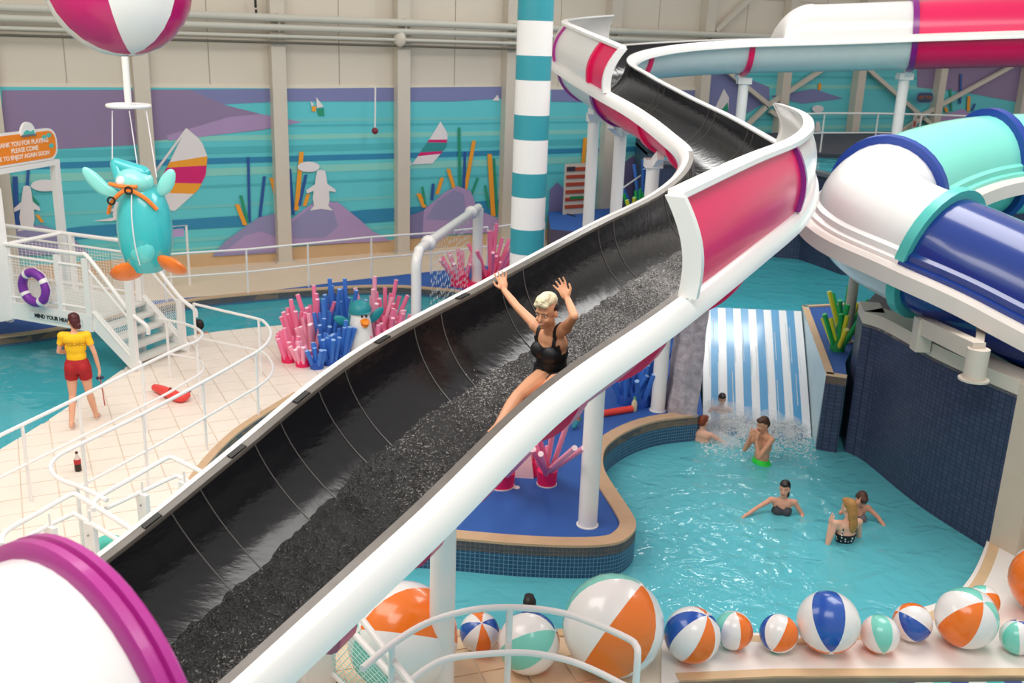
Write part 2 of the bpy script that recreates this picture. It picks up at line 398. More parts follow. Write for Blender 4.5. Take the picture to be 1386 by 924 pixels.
for a in ((335, 212, 337, 300, 'navy', 3.5), (357, 238, 350, 300, 'navy', 4), (320, 276, 331, 304, 'orange', 6), (325, 264, 334, 300, 'green', 4), (366, 240, 372, 262, 'orange', 5), (391, 228, 396, 290, 'navy', 4), (407, 205, 400, 284, 'orange', 6), (413, 236, 404, 278, 'navy', 4), (416, 262, 411, 278, 'orange', 5),
          (620, 172, 621, 262, 'green', 3.5), (640, 190, 628, 258, 'orange', 5), (628, 205, 626, 255, 'navy', 3.5), (661, 208, 666, 292, 'orange', 6), (667, 214, 671, 290, 'green', 3), (605, 228, 613, 254, 'orange', 5), (597, 240, 590, 262, 'orange', 5), (565, 261, 573, 280, 'orange', 6), (585, 248, 583, 270, 'navy', 4), (570, 252, 574, 276, 'green', 3), (645, 240, 637, 262, 'green', 3), (655, 250, 660, 280, 'green', 3),
          (38, 228, 36, 256, 'navy', 4), (20, 238, 24, 330, 'navy', 7), (40, 262, 52, 276, 'green', 4), (50, 290, 57, 300, 'orange', 5),
          (790, 186, 787, 224, 'orange', 5), (1059, 99, 1057, 125, 'orange', 4), (1298, 100, 1297, 140, 'navy', 3), (1309, 130, 1308, 150, 'orange', 4), (1284, 120, 1285, 150, 'green', 2.5), (1277, 145, 1279, 152, 'orange', 4), (1317, 140, 1313, 150, 'navy', 3)): reed(*a)
mural('rock', 'rock', [(286, 346), (303, 326), (328, 308), (350, 293), (372, 288), (390, 292), (390, 340)])
mural('rock_face', 'rockl', [(300, 342), (330, 318), (352, 312), (372, 320), (372, 338)])
mural('rock', 'rockl', [(386, 332), (390, 298), (419, 276), (433, 272), (456, 273), (486, 297), (501, 311), (528, 325)])
mural('rock_face', 'rock', [(393, 300), (418, 281), (448, 278), (456, 305), (438, 321), (395, 322)])
mural('rock', 'rockd', [(544, 322), (546, 300), (552, 291), (572, 284), (590, 290), (600, 312), (600, 318)])
mural('rock', 'rockl', [(570, 318), (572, 283), (602, 258), (618, 251), (635, 258), (645, 283), (668, 293), (690, 306), (690, 312)])
mural('rock_face', 'rock', [(574, 296), (589, 272), (612, 256), (626, 262), (628, 288), (606, 298)])
mural('rock', 'rock', [(17, 345), (17, 308), (55, 303), (95, 318), (120, 342)])
mural('rock', 'rockd', [(835, 290), (838, 222), (855, 210), (866, 220), (872, 245), (872, 288)])
mural('rock', 'rockd', [(740, 300), (742, 256), (752, 246), (765, 258), (768, 300)])
mural('rock', 'rockl', [(1255, 170), (1275, 155), (1300, 147), (1318, 158), (1330, 172)])
mural('rock', 'rock', [(1062, 205), (1068, 155), (1080, 150), (1100, 180), (1100, 205)])
def bird(cx, y0, y1, sx):
    h = y1 - y0; P = lambda a: [(cx + x * sx, y0 + y * h) for x, y in a]
    mural('penguin_shape', 'white', P([(-.28, .02), (0, 0), (.28, .03), (.38, .2), (.45, .35), (1.0, .48), (1.05, .55), (.55, .52), (.6, .75), (.5, .88), (.85, 1), (.0, .96), (-.8, 1), (-.5, .88), (-.6, .7), (-.52, .52), (-1.0, .58), (-1.05, .5), (-.45, .36), (-.38, .2)]))
bird(433, 229, 284, 19); bird(36, 250, 312, 17); bird(1104, 164, 204, 9); bird(157, 272, 296, 9)
def oval(cx, cy, rx, ry, c): mural('speech_bubble', c, [(cx + rx * cos(a * pi / 8), cy + ry * sin(a * pi / 8)) for a in range(16)])
oval(416, 225, 15, 7, 'white'); oval(61, 250, 20, 8, 'white'); oval(1104, 147, 8, 5, 'white')
mural('wave_crest', 'white', [(126, 298), (160, 292), (168, 294), (150, 298)])

# ---------------------------------------------------------------- floors and pools
zf = lambda pts, z: [Z(x, y, z) for x, y in pts]
xy = lambda P: [(p.x, p.y) for p in P]
# one ground slab far below carries the pools
g = MB(); g.box((4, 16, -1.65), (60, 50, .3)); floor0 = g.build('floor', POOLF, kind='structure', smooth=False)

def coping(name, P, w, z, h=.035, mat_=COPING, parent=None):
    """flat edging strip of width w to the left of path P"""
    L = []; n = len(P)
    for i in range(n):
        t = (V(P[min(i + 1, n - 1)]) - V(P[max(i - 1, 0)])); t.z = 0; t.normalize(); L.append(V(P[i]) + V((-t.y, t.x, 0)) * w)
    m_ = MB(); rows = []
    for a, b in zip(P, L):
        a = V((a[0], a[1], z)); b = V((b[0], b[1], z)); rows.append([a + V((0, 0, -.12)), a + V((0, 0, h)), b + V((0, 0, h)), b + V((0, 0, -.12))])
    m_.grid(rows, closed=True); m_.add(rows[0] + rows[-1], [(0, 1, 2, 3), (4, 7, 6, 5)])
    return m_.build(name, mat_, parent, kind='structure' if not parent else None, smooth=False)

# tiled deck peninsula
dk = spline(zf([(-60, 640), (0, 608), (96, 548), (177, 492), (215, 470), (262, 453), (380, 440), (480, 436), (570, 433)], 0), 3)
dk2 = zf([(640, 440), (560, 470), (470, 505), (416, 535)], 0) + spline(zf([(405, 534), (341, 573), (309, 599), (285, 625), (270, 645)], 0), 3)
dk2 += zf([(240, 720), (150, 900), (60, 1150)], 0)
DECK = xy(dk + dk2 + [V((-9, 5.0, 0)), V((-13.5, 8.0, 0))])
floor1 = MB().prism(DECK, -1.6, -.012, 0, 1).build('floor', [GROUT, NAVYI], kind='structure', smooth=False)
taz = radians(-27); tx = V((cos(taz + pi / 2 - pi / 2), 0, 0))
ta = V((sin(taz), cos(taz))); tb = V((ta.y, -ta.x)); ts = .42
cells = []
for i in range(-60, 60):
    for j in range(-60, 60):
        o = V((-5, 12)) + ta * (i * ts) + tb * (j * ts)
        if not (-14 < o.x < 0 and 4 < o.y < 22): continue
        gp = .007
        sq = [o + ta * gp + tb * gp, o + ta * gp + tb * (ts - gp), o + ta * (ts - gp) + tb * (ts - gp), o + ta * (ts - gp) + tb * gp]
        if sum(sq[k - 1].x * sq[k].y - sq[k].x * sq[k - 1].y for k in range(4)) < 0: sq.reverse()
        q = clip(DECK, sq)
        if len(q) >= 3 and abs(area2(q)) > .01: cells.append((o, q))
def seen(o):
    v = V((o.x, o.y, 0)) - CAM0; d = v.dot(FW); return d > 0 and -30 < 693 + FPX * v.dot(RC) / d < 1416 and -20 < 462 - FPX * v.dot(UC) / d < 944
vis = sorted([c for c in cells if seen(c[0])], key=lambda c: (c[0] - V((0, 0))).length)
for o, q in vis[:290]:
    c = V((o.x, o.y, 0)); t = MB().prism([(p.x, p.y) for p in q], -.012, random.uniform(-.001, .0015)).build('tile', DECKT, floor1, smooth=False)
rest = vis[290:] + [c for c in cells if not seen(c[0])]
m_ = MB()
for o, q in rest: m_.prism([(p.x, p.y) for p in q], -.012, 0)
if rest: m_.build('tile', DECKT, floor1, smooth=False, kind='stuff')
coping('trim_1', dk2, -.12, .0, .02)

# walkway along the wall and the blue rubber floor in front of it
wk_front = zf([(-60, 428), (96, 417), (237, 404), (350, 395), (503, 376), (690, 356), (760, 349)], 0)
wk = xy(wk_front + [Ws(9.5, 0, .0), Ws(-14, 0, .0)])
walk = MB().prism(wk, -1.6, .0).build('floor', BEIGE, kind='structure', smooth=False)
m_ = MB(); wall_quad(m_, -14, 8.5, 0, .32, 0, .06); m_.build('baseboard_back', mat('tan_skirting', '#cfae86', .6), kind='structure', smooth=False)
pool_back = spline(zf([(-60, 466), (0, 458), (96, 444), (240, 411), (350, 398.5), (451, 391.5), (527, 389), (603, 394), (640, 399.5), (680, 408), (700, 430)], 0), 4)
isl_near = zf([(400, 700), (500, 722), (617, 731), (700, 738), (780, 741), (830, 738), (852, 728), (861, 712), (852, 692), (832, 662), (819, 640), (816, 622), (823, 604), (850, 585), (890, 571), (945, 564)], 0)
isl_near = isl_near[:3] + spline(isl_near[2:], 4)[1:]
ISL = xy([p for p in wk_front] + [V((3.6, 26.0, 0)), V((3.6, 19, 0)), V((3.05, 14.75, 0))] + isl_near[::-1] + [V((-1.35, 12.5, 0)), V((-1.1, 17.0, 0))] + pool_back[::-1])
isl = MB().prism(ISL, -1.6, 0, 0, 1).build('floor', [BLUEF, NAVYI], kind='structure', smooth=False)
coping('trim_2', isl_near, .2, .0, .03)
coping('trim_3', pool_back[:-2], .16, .0, .03)
# water sheets
def water(name, poly, z, m, step=.4, amp=.012):
    """slightly uneven sheet clipped to the pool outline"""
    if area2([V((p[0], p[1])) for p in poly]) < 0: poly = poly[::-1]
    mb = MB(); mb.add([V((p[0], p[1], z)) for p in poly], [list(range(len(poly)))])
    return mb.build(name, m, kind='structure', smooth=False, normals=False)
WAT1 = water_mat('pool_water', '#b4f2f8', '#78e4f2', .34, 2.6, .6)
WAT2 = water_mat('calm_pool_water', '#a8ecf4', '#55cbda', .14, 1.8, .6)
water('floor_water', [(-16, 11.0), (-1.4, 11.6), (-1.4, 17.5), (-.4, 20), (1.5, 24), (-14, 24)], -.17, WAT2)
water('floor_water', [(-3.6, 6.5), (8, 6.5), (8, 11.6), (5.6, 14), (5.2, 15.5), (2.9, 15.5), (-1.3, 13), (-1.3, 11.0), (-3.6, 11.0)], -.4, WAT1)

# near deck with the beach balls
nd_edge = spline(zf([(400, 850), (560, 852), (690, 853), (760, 852), (880, 857), (1014, 860), (1078, 865), (1165, 857), (1220, 846), (1262, 827), (1290, 811), (1309, 797), (1326, 770), (1339, 735), (1344, 712)], -.3), 3)
front = zf([(700, 945), (880, 936), (918, 922), (1050, 916), (1386, 915), (1500, 915)], -.3)
ND = xy(nd_edge + zf([(1375, 700), (1420, 720), (1520, 850)], -.3) + front[::-1] + [V((0.1, 7.0, 0)), V((-3, 7.0, 0))])
ndk = MB().prism(ND, -1.6, -.31).build('floor', GROUT, kind='structure', smooth=False)
coping('trim_4', nd_edge, -.12, -.3, .012, mat('beige_coping', '#dcbb92', .6, vary=.1, vscale=5))
coping('trim_5', front[2:], .12, -.3, .012, MATS['beige_coping'])
# white platform on that deck
pf = xy(nd_edge[12:] + zf([(1372, 705), (1420, 730), (1500, 845)], -.3) + front[1:][::-1])
ic = V((sum(p[0] for p in pf) / len(pf), sum(p[1] for p in pf) / len(pf)))
pf2 = [V(p) + (ic - V(p)).normalized() * .13 for p in pf]
MB().prism([(p.x, p.y) for p in pf2], -.31, -.29).build('platform', SLABW, ndk, smooth=False)
# beige tiles on the rest
fa = V((cos(radians(20)), sin(radians(20)))); fb = V((-fa.y, fa.x)); k_ = 0
NDT = xy(zf([(380, 858), (560, 860), (690, 861), (757, 861), (868, 930)], -.3) + [V((0.7, 7.1, 0)), V((-3, 7.1, 0))])
for i in range(-14, 14):
    for j in range(-8, 14):
        o = V((-.2, 8.3)) + fa * (i * .42) + fb * (j * .42); gp = .008
        q = clip(NDT, [o + fa * gp + fb * gp, o + fa * (.42 - gp) + fb * gp, o + fa * (.42 - gp) + fb * (.42 - gp), o + fa * gp + fb * (.42 - gp)])
        if len(q) >= 3 and abs(area2(q)) > .01: MB().prism([(p.x, p.y) for p in q], -.31, -.298).build('tile', mat('near_tile', '#e9c9a6', .45, vary=.06), ndk, smooth=False)
# coloured mosaic face beyond the beige edging at the frame's lower side
mm = [mat('mosaic_navy', '#27418a', .4), mat('mosaic_pale', '#c5d6d2', .4), mat('mosaic_teal', '#3fb3b0', .4)]
lo = MB(); pts = [front[2] + (front[-1] - front[2]) * (k / 24) for k in range(25)]
for k in range(24):
    m_ = MB(); a, b = pts[k], pts[k + 1]; m_.slab([a + V((0, -.02, -.05)), b + V((0, -.02, -.05)), b + V((0, -.9, -.05)), a + V((0, -.9, -.05))], (0, 0, .02))
    m_.build('mosaic_block', mm[k % 3], ndk, smooth=False)

# ---------------------------------------------------------------- raised pools on the far side
nw = spline(zf([(1143, 611), (1163, 620), (1182, 634), (1215, 662), (1252, 690), (1300, 721), (1337, 744)], -.4), 4)
NT = 1.78
low = zf([(1107, 603), (1143, 611)], -.4)
tall = xy(nw + [V((6.6, 11.6, 0)), V((9.5, 12.5, 0)), V((12, 17, 0)), V((7.0, 18.0, 0)), V((5.35, 15.0, 0))])
MB().prism(tall, -1.6, NT - .1, 0).build('wall_tall', NAVY, kind='structure', smooth=False)
CURB = mat('cream_curb', '#d8cdbf', .55, vary=.05)
coping('trim_6', nw, .42, NT - .02, .1, CURB)
coping('trim_7', [V((5.35, 15.0, 0))] + [nw[0]], .3, NT - .02, .1, CURB)
e_ = nw[-1]; m_ = MB()
m_.prism([(e_.x, e_.y), (e_.x + .16, e_.y - .35), (e_.x + .62, e_.y - .1), (e_.x + .5, e_.y + .4)], -.3, NT + .05)
m_.build('wall_end', mat('end_plaster', '#cfc0ae', .6, vary=.05), kind='structure', smooth=False)
m_ = MB(); m_.prism([(e_.x + .3, e_.y - .45), (e_.x + .75, e_.y - .55), (e_.x + .9, e_.y - .2), (e_.x + .45, e_.y - .12)], -.3, .1)
m_.build('trim_9', SLABW, kind='structure', smooth=False)
water('floor_water', [(5.9, 14.8), (6.6, 13.2), (7.2, 11.9), (9.3, 12.4), (11.8, 17), (7.0, 17.8)], NT - .06, WAT2)
# low blue deck and its block beside the striped slide
UZ = .82
tri = zf([(1085, 415), (1118, 508), (1146, 512)], UZ) + [V((5.3, 15.1, 0)), V((6.6, 18.0, 0)), V((6.9, 19.0, 0))]
MB().prism(xy(tri), -1.6, UZ, 0, 1).build('floor', [BLUEF, NAVY], kind='structure', smooth=False)
EDGE = mat('beige_edge', '#d9b996', .55, vary=.08)
coping('trim_10', [tri[0], tri[1]], .12, UZ, .03, EDGE); coping('trim_11', [tri[1], tri[2]], .1, UZ, .03, EDGE); coping('trim_12', [tri[-1], tri[0]], .1, UZ, .03, EDGE)
# upper pool
up = [(3.6, 18.3), (5.5, 18.3), (6.9, 19.0), (12, 18), (14, 24), (3.6, 26)]
MB().prism(up, -1.6, -.3).build('floor', POOLF, kind='structure', smooth=False)
MB().prism([(3.42, 18.42), (3.56, 18.42), (3.56, 26), (3.42, 26)], -1.6, UZ).build('wall_divider', NAVY, kind='structure', smooth=False)
water('floor_water', [(3.62, 18.25), (5.5, 18.25), (6.9, 19.0), (14, 19.0), (14, 25), (3.62, 25.5)], .75, WAT2)
# high block behind with a further basin and walkway
HB = 2.9
hb = [(3.4, 24.2), (5.57, 23.64), (6.75, 23.35), (7.3, 21.8), (14, 20.2), (22, 24), (24, 40), (9.5, 33), (3.4, 29.5)]
MB().prism(hb, -1.6, HB - .12).build('wall_far', NAVY, kind='structure', smooth=False)
coping('trim_13', [V((p[0], p[1], 0)) for p in hb[:5]], .3, HB - .1, .06, mat('grey_coping', '#6b6f76', .6))
water('floor_water', [(3.5, 24.6), (6.9, 23.7), (7.5, 22.2), (14, 20.7), (20, 25.2), (3.5, 27)], HB - .05, WAT2)
MB().prism([(3.4, 26.6), (20, 25.4), (24, 40), (9.5, 33), (3.4, 29.5)], HB - .2, HB + .05).build('floor', mat('dark_walk', '#3b3f4c', .7), kind='structure', smooth=False)
# raised blue stage by the wall
st = [(.9, 25.6), (3.4, 24.9), (3.4, 29.6), (.9, 28.3)]
MB().prism(st, 0, .85, 0, 1).build('floor', [BLUEF, mat('plum_face', '#564c5c', .7)], kind='structure', smooth=False)

# ---------------------------------------------------------------- wide striped slide and stone pillar
B0, B1 = V((3.06, 14.55, -.5)), V((4.80, 14.62, -.5)); T0, T1 = V((3.60, 18.35, .80)), V((5.46, 18.3, .80))
def slide_pt(u, v):
    a = B0.lerp(B1, u); b = T0.lerp(T1, u); p = a.lerp(b, v); p.z += .05 * sin(pi * v); return p
sl = thing('wide_slide', 'wide white and blue striped slide running into the lower pool', 'slide', B0)
ns = 13
SKYB = mat('slide_blue', '#4a9fd4', .25, coat=.4, vary=.05); SLW = mat('slide_white', '#eef3f6', .25, coat=.4, vary=.02)
for k in range(ns):
    rows = []
    for j in range(13):
        v = j / 12; a = slide_pt(k / ns, v); b = slide_pt((k + 1) / ns, v); zo = V((0, 0, .006 if k % 2 else 0))
        rows.append([a + zo, b + zo, b + V((0, 0, -.25)), a + V((0, 0, -.25))])
    m_ = MB(); m_.grid(rows, closed=True); m_.build('stripe', SKYB if k % 2 else SLW, sl)
m_ = MB(); m_.slab([slide_pt(1, 0) + V((.02, 0, -.2)), slide_pt(1, .5) + V((.02, 0, -.3)), slide_pt(1, 1) + V((.02, 0, -.2)), T1 + V((.12, .1, .06)), tri[0] + V((0, 0, .02)), tri[1] + V((0, 0, .02)), V((4.86, 14.5, -.45))], (.05, 0, 0))
m_.build('side_panel', mat('pale_aqua', '#b9d5dc', .35, vary=.08), sl, smooth=False)
# thin film of water running down the chute: ripples as narrow raised ribs
fm = MB()
for k in range(26):
    u = random.uniform(.02, .98); v0 = random.uniform(0, .7); L = random.uniform(.1, .3)
    fm.tube([slide_pt(u, v0 + L * q / 4) + V((0, 0, .012)) for q in range(5)], .006, 4)
fm.build('water_rill', mat('clear_foam', '#eaf6fa', .2), sl, kind='stuff')

pl = thing('stone_pillar', 'grey weathered stone block pillar beside the striped slide', 'pillar', (2.8, 14.9, 0))
STONE = mat('mottled_stone', '#a8a0a8', .85, vary=.6, vscale=11, bump=.8, bscale=14)
a_ = Z(909, 560, 0); m_ = MB()
rows = []
for j in range(13):
    z = 1.75 * j / 12; w = 1 - .16 * (j / 12); sh = .10 * j / 12
    ring = []
    for (x, y) in ((2.50, 14.72), (2.68, 14.60), (2.93, 14.60), (2.96, 14.9), (3.0, 15.7), (2.65, 15.8), (2.5, 15.2)):
        nz = noise.noise(V((x * 3, y * 3, z * 2.2))) * .05; ring.append(V((2.85 + (x - 2.85) * w + sh * .9 + nz, 15.0 + (y - 15) * w + sh + nz, z)))
    rows.append(ring)
m_.grid(rows, closed=True); m_.add(rows[0] + rows[-1], [list(range(7))[::-1], list(range(7, 14))]); m_.build('block', STONE, pl, smooth=False)
# ================================================================ the black flume
FP = [(11.794, 21.725, 6.122), (9.226, 22.671, 5.959), (6.846, 23.18, 5.801), (4.725, 23.227, 5.682), (3.009, 22.791, 5.536), (1.86, 21.883, 5.37), (1.41, 20.651, 5.21), (1.667, 19.297, 5.002), (2.144, 17.912, 4.75), (2.675, 16.561, 4.494), (2.986, 15.177, 4.284), (3.049, 13.705, 4.177), (2.739, 12.127, 4.083), (2.158, 10.464, 4.007), (1.359, 8.859, 3.928), (0.456, 7.39, 3.732), (-0.426, 6.194, 3.479), (-1.128, 5.256, 3.072), (-1.829, 4.475, 2.633), (-2.56, 3.72, 2.22), (-3.35, 2.95, 1.85)]
FR = .68
NS = 10
FS = spline(FP, NS)
FT = [(FS[min(i + 1, len(FS) - 1)] - FS[max(i - 1, 0)]).normalized() for i in range(len(FS))]
def ff(i):
    """section frame at sample i: centre at rim height, tangent (downstream), rider's right hand, up"""
    i = max(0, min(len(FS) - 1, i)); t = FT[i]; r = V((t.y, -t.x, 0)).normalized(); return FS[i], t, r, r.cross(t)
def fpt(i, u, v):
    c, t, r, n = ff(i); return c + r * u + n * v
def fsec(x, u, v):
    """point at a fractional control index x"""
    s = x * NS; i = int(s); f = s - i; a = fpt(i, u, v); b = fpt(min(i + 1, len(FS) - 1), u, v); return a.lerp(b, f)
def sweep(name, i0, i1, prof, m, parent, closed=False, capped=False, smooth=True, step=1, kind=None, label=None, ang=38):
    rows = [[fpt(i, u, v) for u, v in (prof(i) if callable(prof) else prof)] for i in list(range(i0, i1, step)) + [i1]]
    mb = MB(); mb.grid(rows, closed=closed)
    if capped: n = len(rows[0]); mb.add(rows[0] + rows[-1], [list(range(n))[::-1], list(range(n, 2 * n))])
    return mb.build(name, m, parent, smooth=smooth, kind=kind, label=label, ang=ang)
FL = thing('flume', 'long black open water slide with white rims winding down past the pools', 'water slide', V(FS[150]) - V((0, 0, 3)))
BLK = bpy.data.materials.new('black_gelcoat'); BLK.use_nodes = True
_nt = BLK.node_tree; _b = _nt.nodes['Principled BSDF']
_b.inputs['Base Color'].default_value = lin('#17161a'); _b.inputs['Roughness'].default_value = .2; _b.inputs['Specular IOR Level'].default_value = .55
_tc = _nt.nodes.new('ShaderNodeTexCoord'); _nz = _nt.nodes.new('ShaderNodeTexNoise'); _nz.inputs['Scale'].default_value = 5; _nz.inputs['Detail'].default_value = 5
_mp = _nt.nodes.new('ShaderNodeMapping'); _mp.inputs['Rotation'].default_value = (0, 0, radians(50)); _mp.inputs['Scale'].default_value = (.35, 3, 3)
_nt.links.new(_tc.outputs['Object'], _mp.inputs[0]); _nt.links.new(_mp.outputs[0], _nz.inputs['Vector'])
_rm = _nt.nodes.new('ShaderNodeMapRange'); _rm.inputs['To Min'].default_value = .08; _rm.inputs['To Max'].default_value = .28
_nt.links.new(_nz.outputs['Fac'], _rm.inputs[0]); _nt.links.new(_rm.outputs[0], _b.inputs['Roughness'])
_bp = _nt.nodes.new('ShaderNodeBump'); _bp.inputs['Strength'].default_value = .12; _bp.inputs['Distance'].default_value = .03
_nt.links.new(_nz.outputs['Fac'], _bp.inputs['Height']); _nt.links.new(_bp.outputs['Normal'], _b.inputs['Normal'])
SEAM = mat('seam_grey', '#6a6664', .4)
LEDGE = mat('wet_ledge', '#645d57', .3, vary=.35, vscale=9)
ng = 24
inner = [(FR * cos(pi + pi * k / ng), FR * sin(pi + pi * k / ng)) for k in range(ng + 1)]
ro = FR + .045
def outer_prof():
    return [(ro * cos(pi + pi * k / ng), ro * sin(pi + pi * k / ng) - .0) for k in range(ng + 1)]
# moulded sections, each with its black trough and coloured outer shell
joints = [0, 13, 29, 46, 63, 76, 88, 97, 108, 118, 128, 139, 149, 156, 163, 168, 174, 186, 200]
outc = {0: PINK}
GREYW = mat('grey_white_gelcoat', '#dfe6e6', .3, coat=.3)
for q in range(len(joints) - 1):
    a, b = joints[q], joints[q + 1]
    sweep('trough_section', a, b, inner, BLK, FL)
    oc = PINK if (q == 0 or q >= 5) else GREYW
    sweep('outer_shell', a, b, outer_prof(), oc, FL)
    # bolted joint: thin raised seam inside, flange ring outside
    if q:
        for ds in (-1, 1):
            mb = MB(); mb.tube([fsec((a + ds * (1.0 if a > 130 else .7)) / NS, (FR - .003) * cos(pi + pi * k / 24), (FR - .003) * sin(pi + pi * k / 24)) for k in range(0, 25)], .0045, 5)
            mb.build('seam', SEAM, FL)
        rows = []
        for (rr, off) in ((ro - .02, -.06), (ro + .03, -.06), (ro + .03, .06), (ro - .02, .06)):
            c, t, r, n = ff(a); rows.append([c + t * off + r * (rr * cos(pi + pi * k / 20)) + n * (rr * sin(pi + pi * k / 20) - .03) for k in range(21)])
        mb = MB(); mb.grid(list(map(list, zip(*rows))), closed=True); mb.build('joint_flange', PURPLE if q in (1, 4, 5) else PINK, FL)
# rims
for side in (1, -1):
    led = [(side * (FR - .004), .0), (side * (FR + .0), .012), (side * (FR + .065), .012), (side * (FR + .065), -.02), (side * (FR), -.02)]
    sweep('rim_ledge', 0, 110, led, WHITE, FL, closed=True, capped=True)
    sweep('rim_ledge', 110, 200, led, LEDGE, FL, closed=True, capped=True, label='wet grey ledge along the rim')
    lip = [(side * (FR + .065), -.02), (side * (FR + .065), .016), (side * (FR + .115), .012), (side * (FR + .145), -.012), (side * (FR + .175), -.05), (side * (FR + .195), -.10), (side * (FR + .20), -.145),
           (side * (FR + .175), -.145), (side * (FR + .17), -.1), (side * (FR + .155), -.07), (side * (FR + .12), -.03), (side * (FR + .075), -.03)]
    sweep('rim_lip', 0, 200, lip, WHITE, FL, closed=True, capped=True)
# bolted clips on the far ledge
for x in (15.98, 16.55, 17.05, 17.6, 15.3):
    c, t, r, n = ff(int(x * NS)); mb = MB(); mb.box(fpt(int(x * NS), FR + .03, .016), (.05, .12, .012), Matrix((r, t, n)).transposed()); mb.build('ledge_clip', BLACKR, FL, smooth=False)

# running water in the trough: a rough dark sheet with droplets
WSTR = bpy.data.materials.new('white_water'); WSTR.use_nodes = True
nt = WSTR.node_tree; b = nt.nodes['Principled BSDF']; b.inputs['Roughness'].default_value = .12; b.inputs['Specular IOR Level'].default_value = .7
tc = nt.nodes.new('ShaderNodeTexCoord'); n1 = nt.nodes.new('ShaderNodeTexNoise'); n1.inputs['Scale'].default_value = 62; n1.inputs['Detail'].default_value = 3; n1.inputs['Roughness'].default_value = .6
n2 = nt.nodes.new('ShaderNodeTexNoise'); n2.inputs['Scale'].default_value = 1.3
nt.links.new(tc.outputs['Object'], n1.inputs['Vector']); nt.links.new(tc.outputs['Object'], n2.inputs['Vector'])
ad = nt.nodes.new('ShaderNodeMath'); ad.operation = 'MULTIPLY_ADD'; ad.inputs[1].default_value = .35; nt.links.new(n2.outputs['Fac'], ad.inputs[0]); nt.links.new(n1.outputs['Fac'], ad.inputs[2])
sx = nt.nodes.new('ShaderNodeSeparateXYZ'); nt.links.new(tc.outputs['Object'], sx.inputs[0]); mr = nt.nodes.new('ShaderNodeMapRange')   # the rapids upstream carry more froth
mr.inputs['From Min'].default_value = -1.6; mr.inputs['From Max'].default_value = 1.2; mr.inputs['To Min'].default_value = -.05; mr.inputs['To Max'].default_value = .09; nt.links.new(sx.outputs[1], mr.inputs[0])
ad2 = nt.nodes.new('ShaderNodeMath'); nt.links.new(ad.outputs[0], ad2.inputs[0]); nt.links.new(mr.outputs[0], ad2.inputs[1])
rp = nt.nodes.new('ShaderNodeValToRGB'); e = rp.color_ramp.elements; e[0].position = .74; e[0].color = lin('#151313'); e[1].position = .92; e[1].color = lin('#b5afac')
nt.links.new(ad2.outputs[0], rp.inputs[0]); nt.links.new(rp.outputs[0], b.inputs['Base Color'])
bp = nt.nodes.new('ShaderNodeBump'); bp.inputs['Strength'].default_value = .9; bp.inputs['Distance'].default_value = .03; nt.links.new(n1.outputs['Fac'], bp.inputs['Height']); nt.links.new(bp.outputs['Normal'], b.inputs['Normal'])
def stream(i0, i1, du):
    rows = []; nW = 80
    for j in range((i1 - i0) * 14 + 1):
        x = (i0 + j / 14) / NS; w = .43 + .05 * noise.noise(V((j * .025, 3, 0))) + .02 * noise.noise(V((j * .12, 9, 0)))
        row = []
        for k in range(nW + 1):
            u = du + w * (2 * k / nW - 1); u = max(-FR * .95, min(FR * .95, u))
            base = -math.sqrt(FR * FR - u * u); ed = 1 - abs(2 * k / nW - 1); g = min(1, ed * 5)
            v = base + .004 + g * (.02 + .035 * (1 - (u / w) ** 2) + .022 * noise.noise(V((u * 12, j * .06, 1))) + .016 * noise.noise(V((u * 34, j * .2, 7))))
            row.append(fsec(x, u, max(v, base + .004)))
        rows.append(row)
    mb = MB(); mb.grid(rows); mb.build('running_water', WSTR, FL, kind='stuff', normals=False)
stream(100, 196, -.02)
dr = MB(); rnd = random.Random(5)
for _ in range(4200):
    x = rnd.choice((rnd.uniform(11, 16.6), rnd.gauss(14.4, .9), rnd.gauss(14.4, 1.1))); u = rnd.gauss(0, .2); 
    if abs(u) > .5: continue
    base = -math.sqrt(FR * FR - u * u); p = fsec(x, u, max(base, -FR + .06) + abs(rnd.gauss(.02, .03))); s = rnd.uniform(.002, .0055) * (.6 if x > 15.8 else 1)
    if 14.6 < x < 15.6: s *= 1.25
    dr.add([p + V(q) * s for q in ((1, 0, 0), (-.5, .87, 0), (-.5, -.87, 0), (0, 0, 1.3))], [(0, 1, 3), (1, 2, 3), (2, 0, 3), (0, 2, 1)])
dr.build('spray', mat('foam_drop', '#c9c4c2', .2), FL, smooth=False, kind='stuff', normals=False)

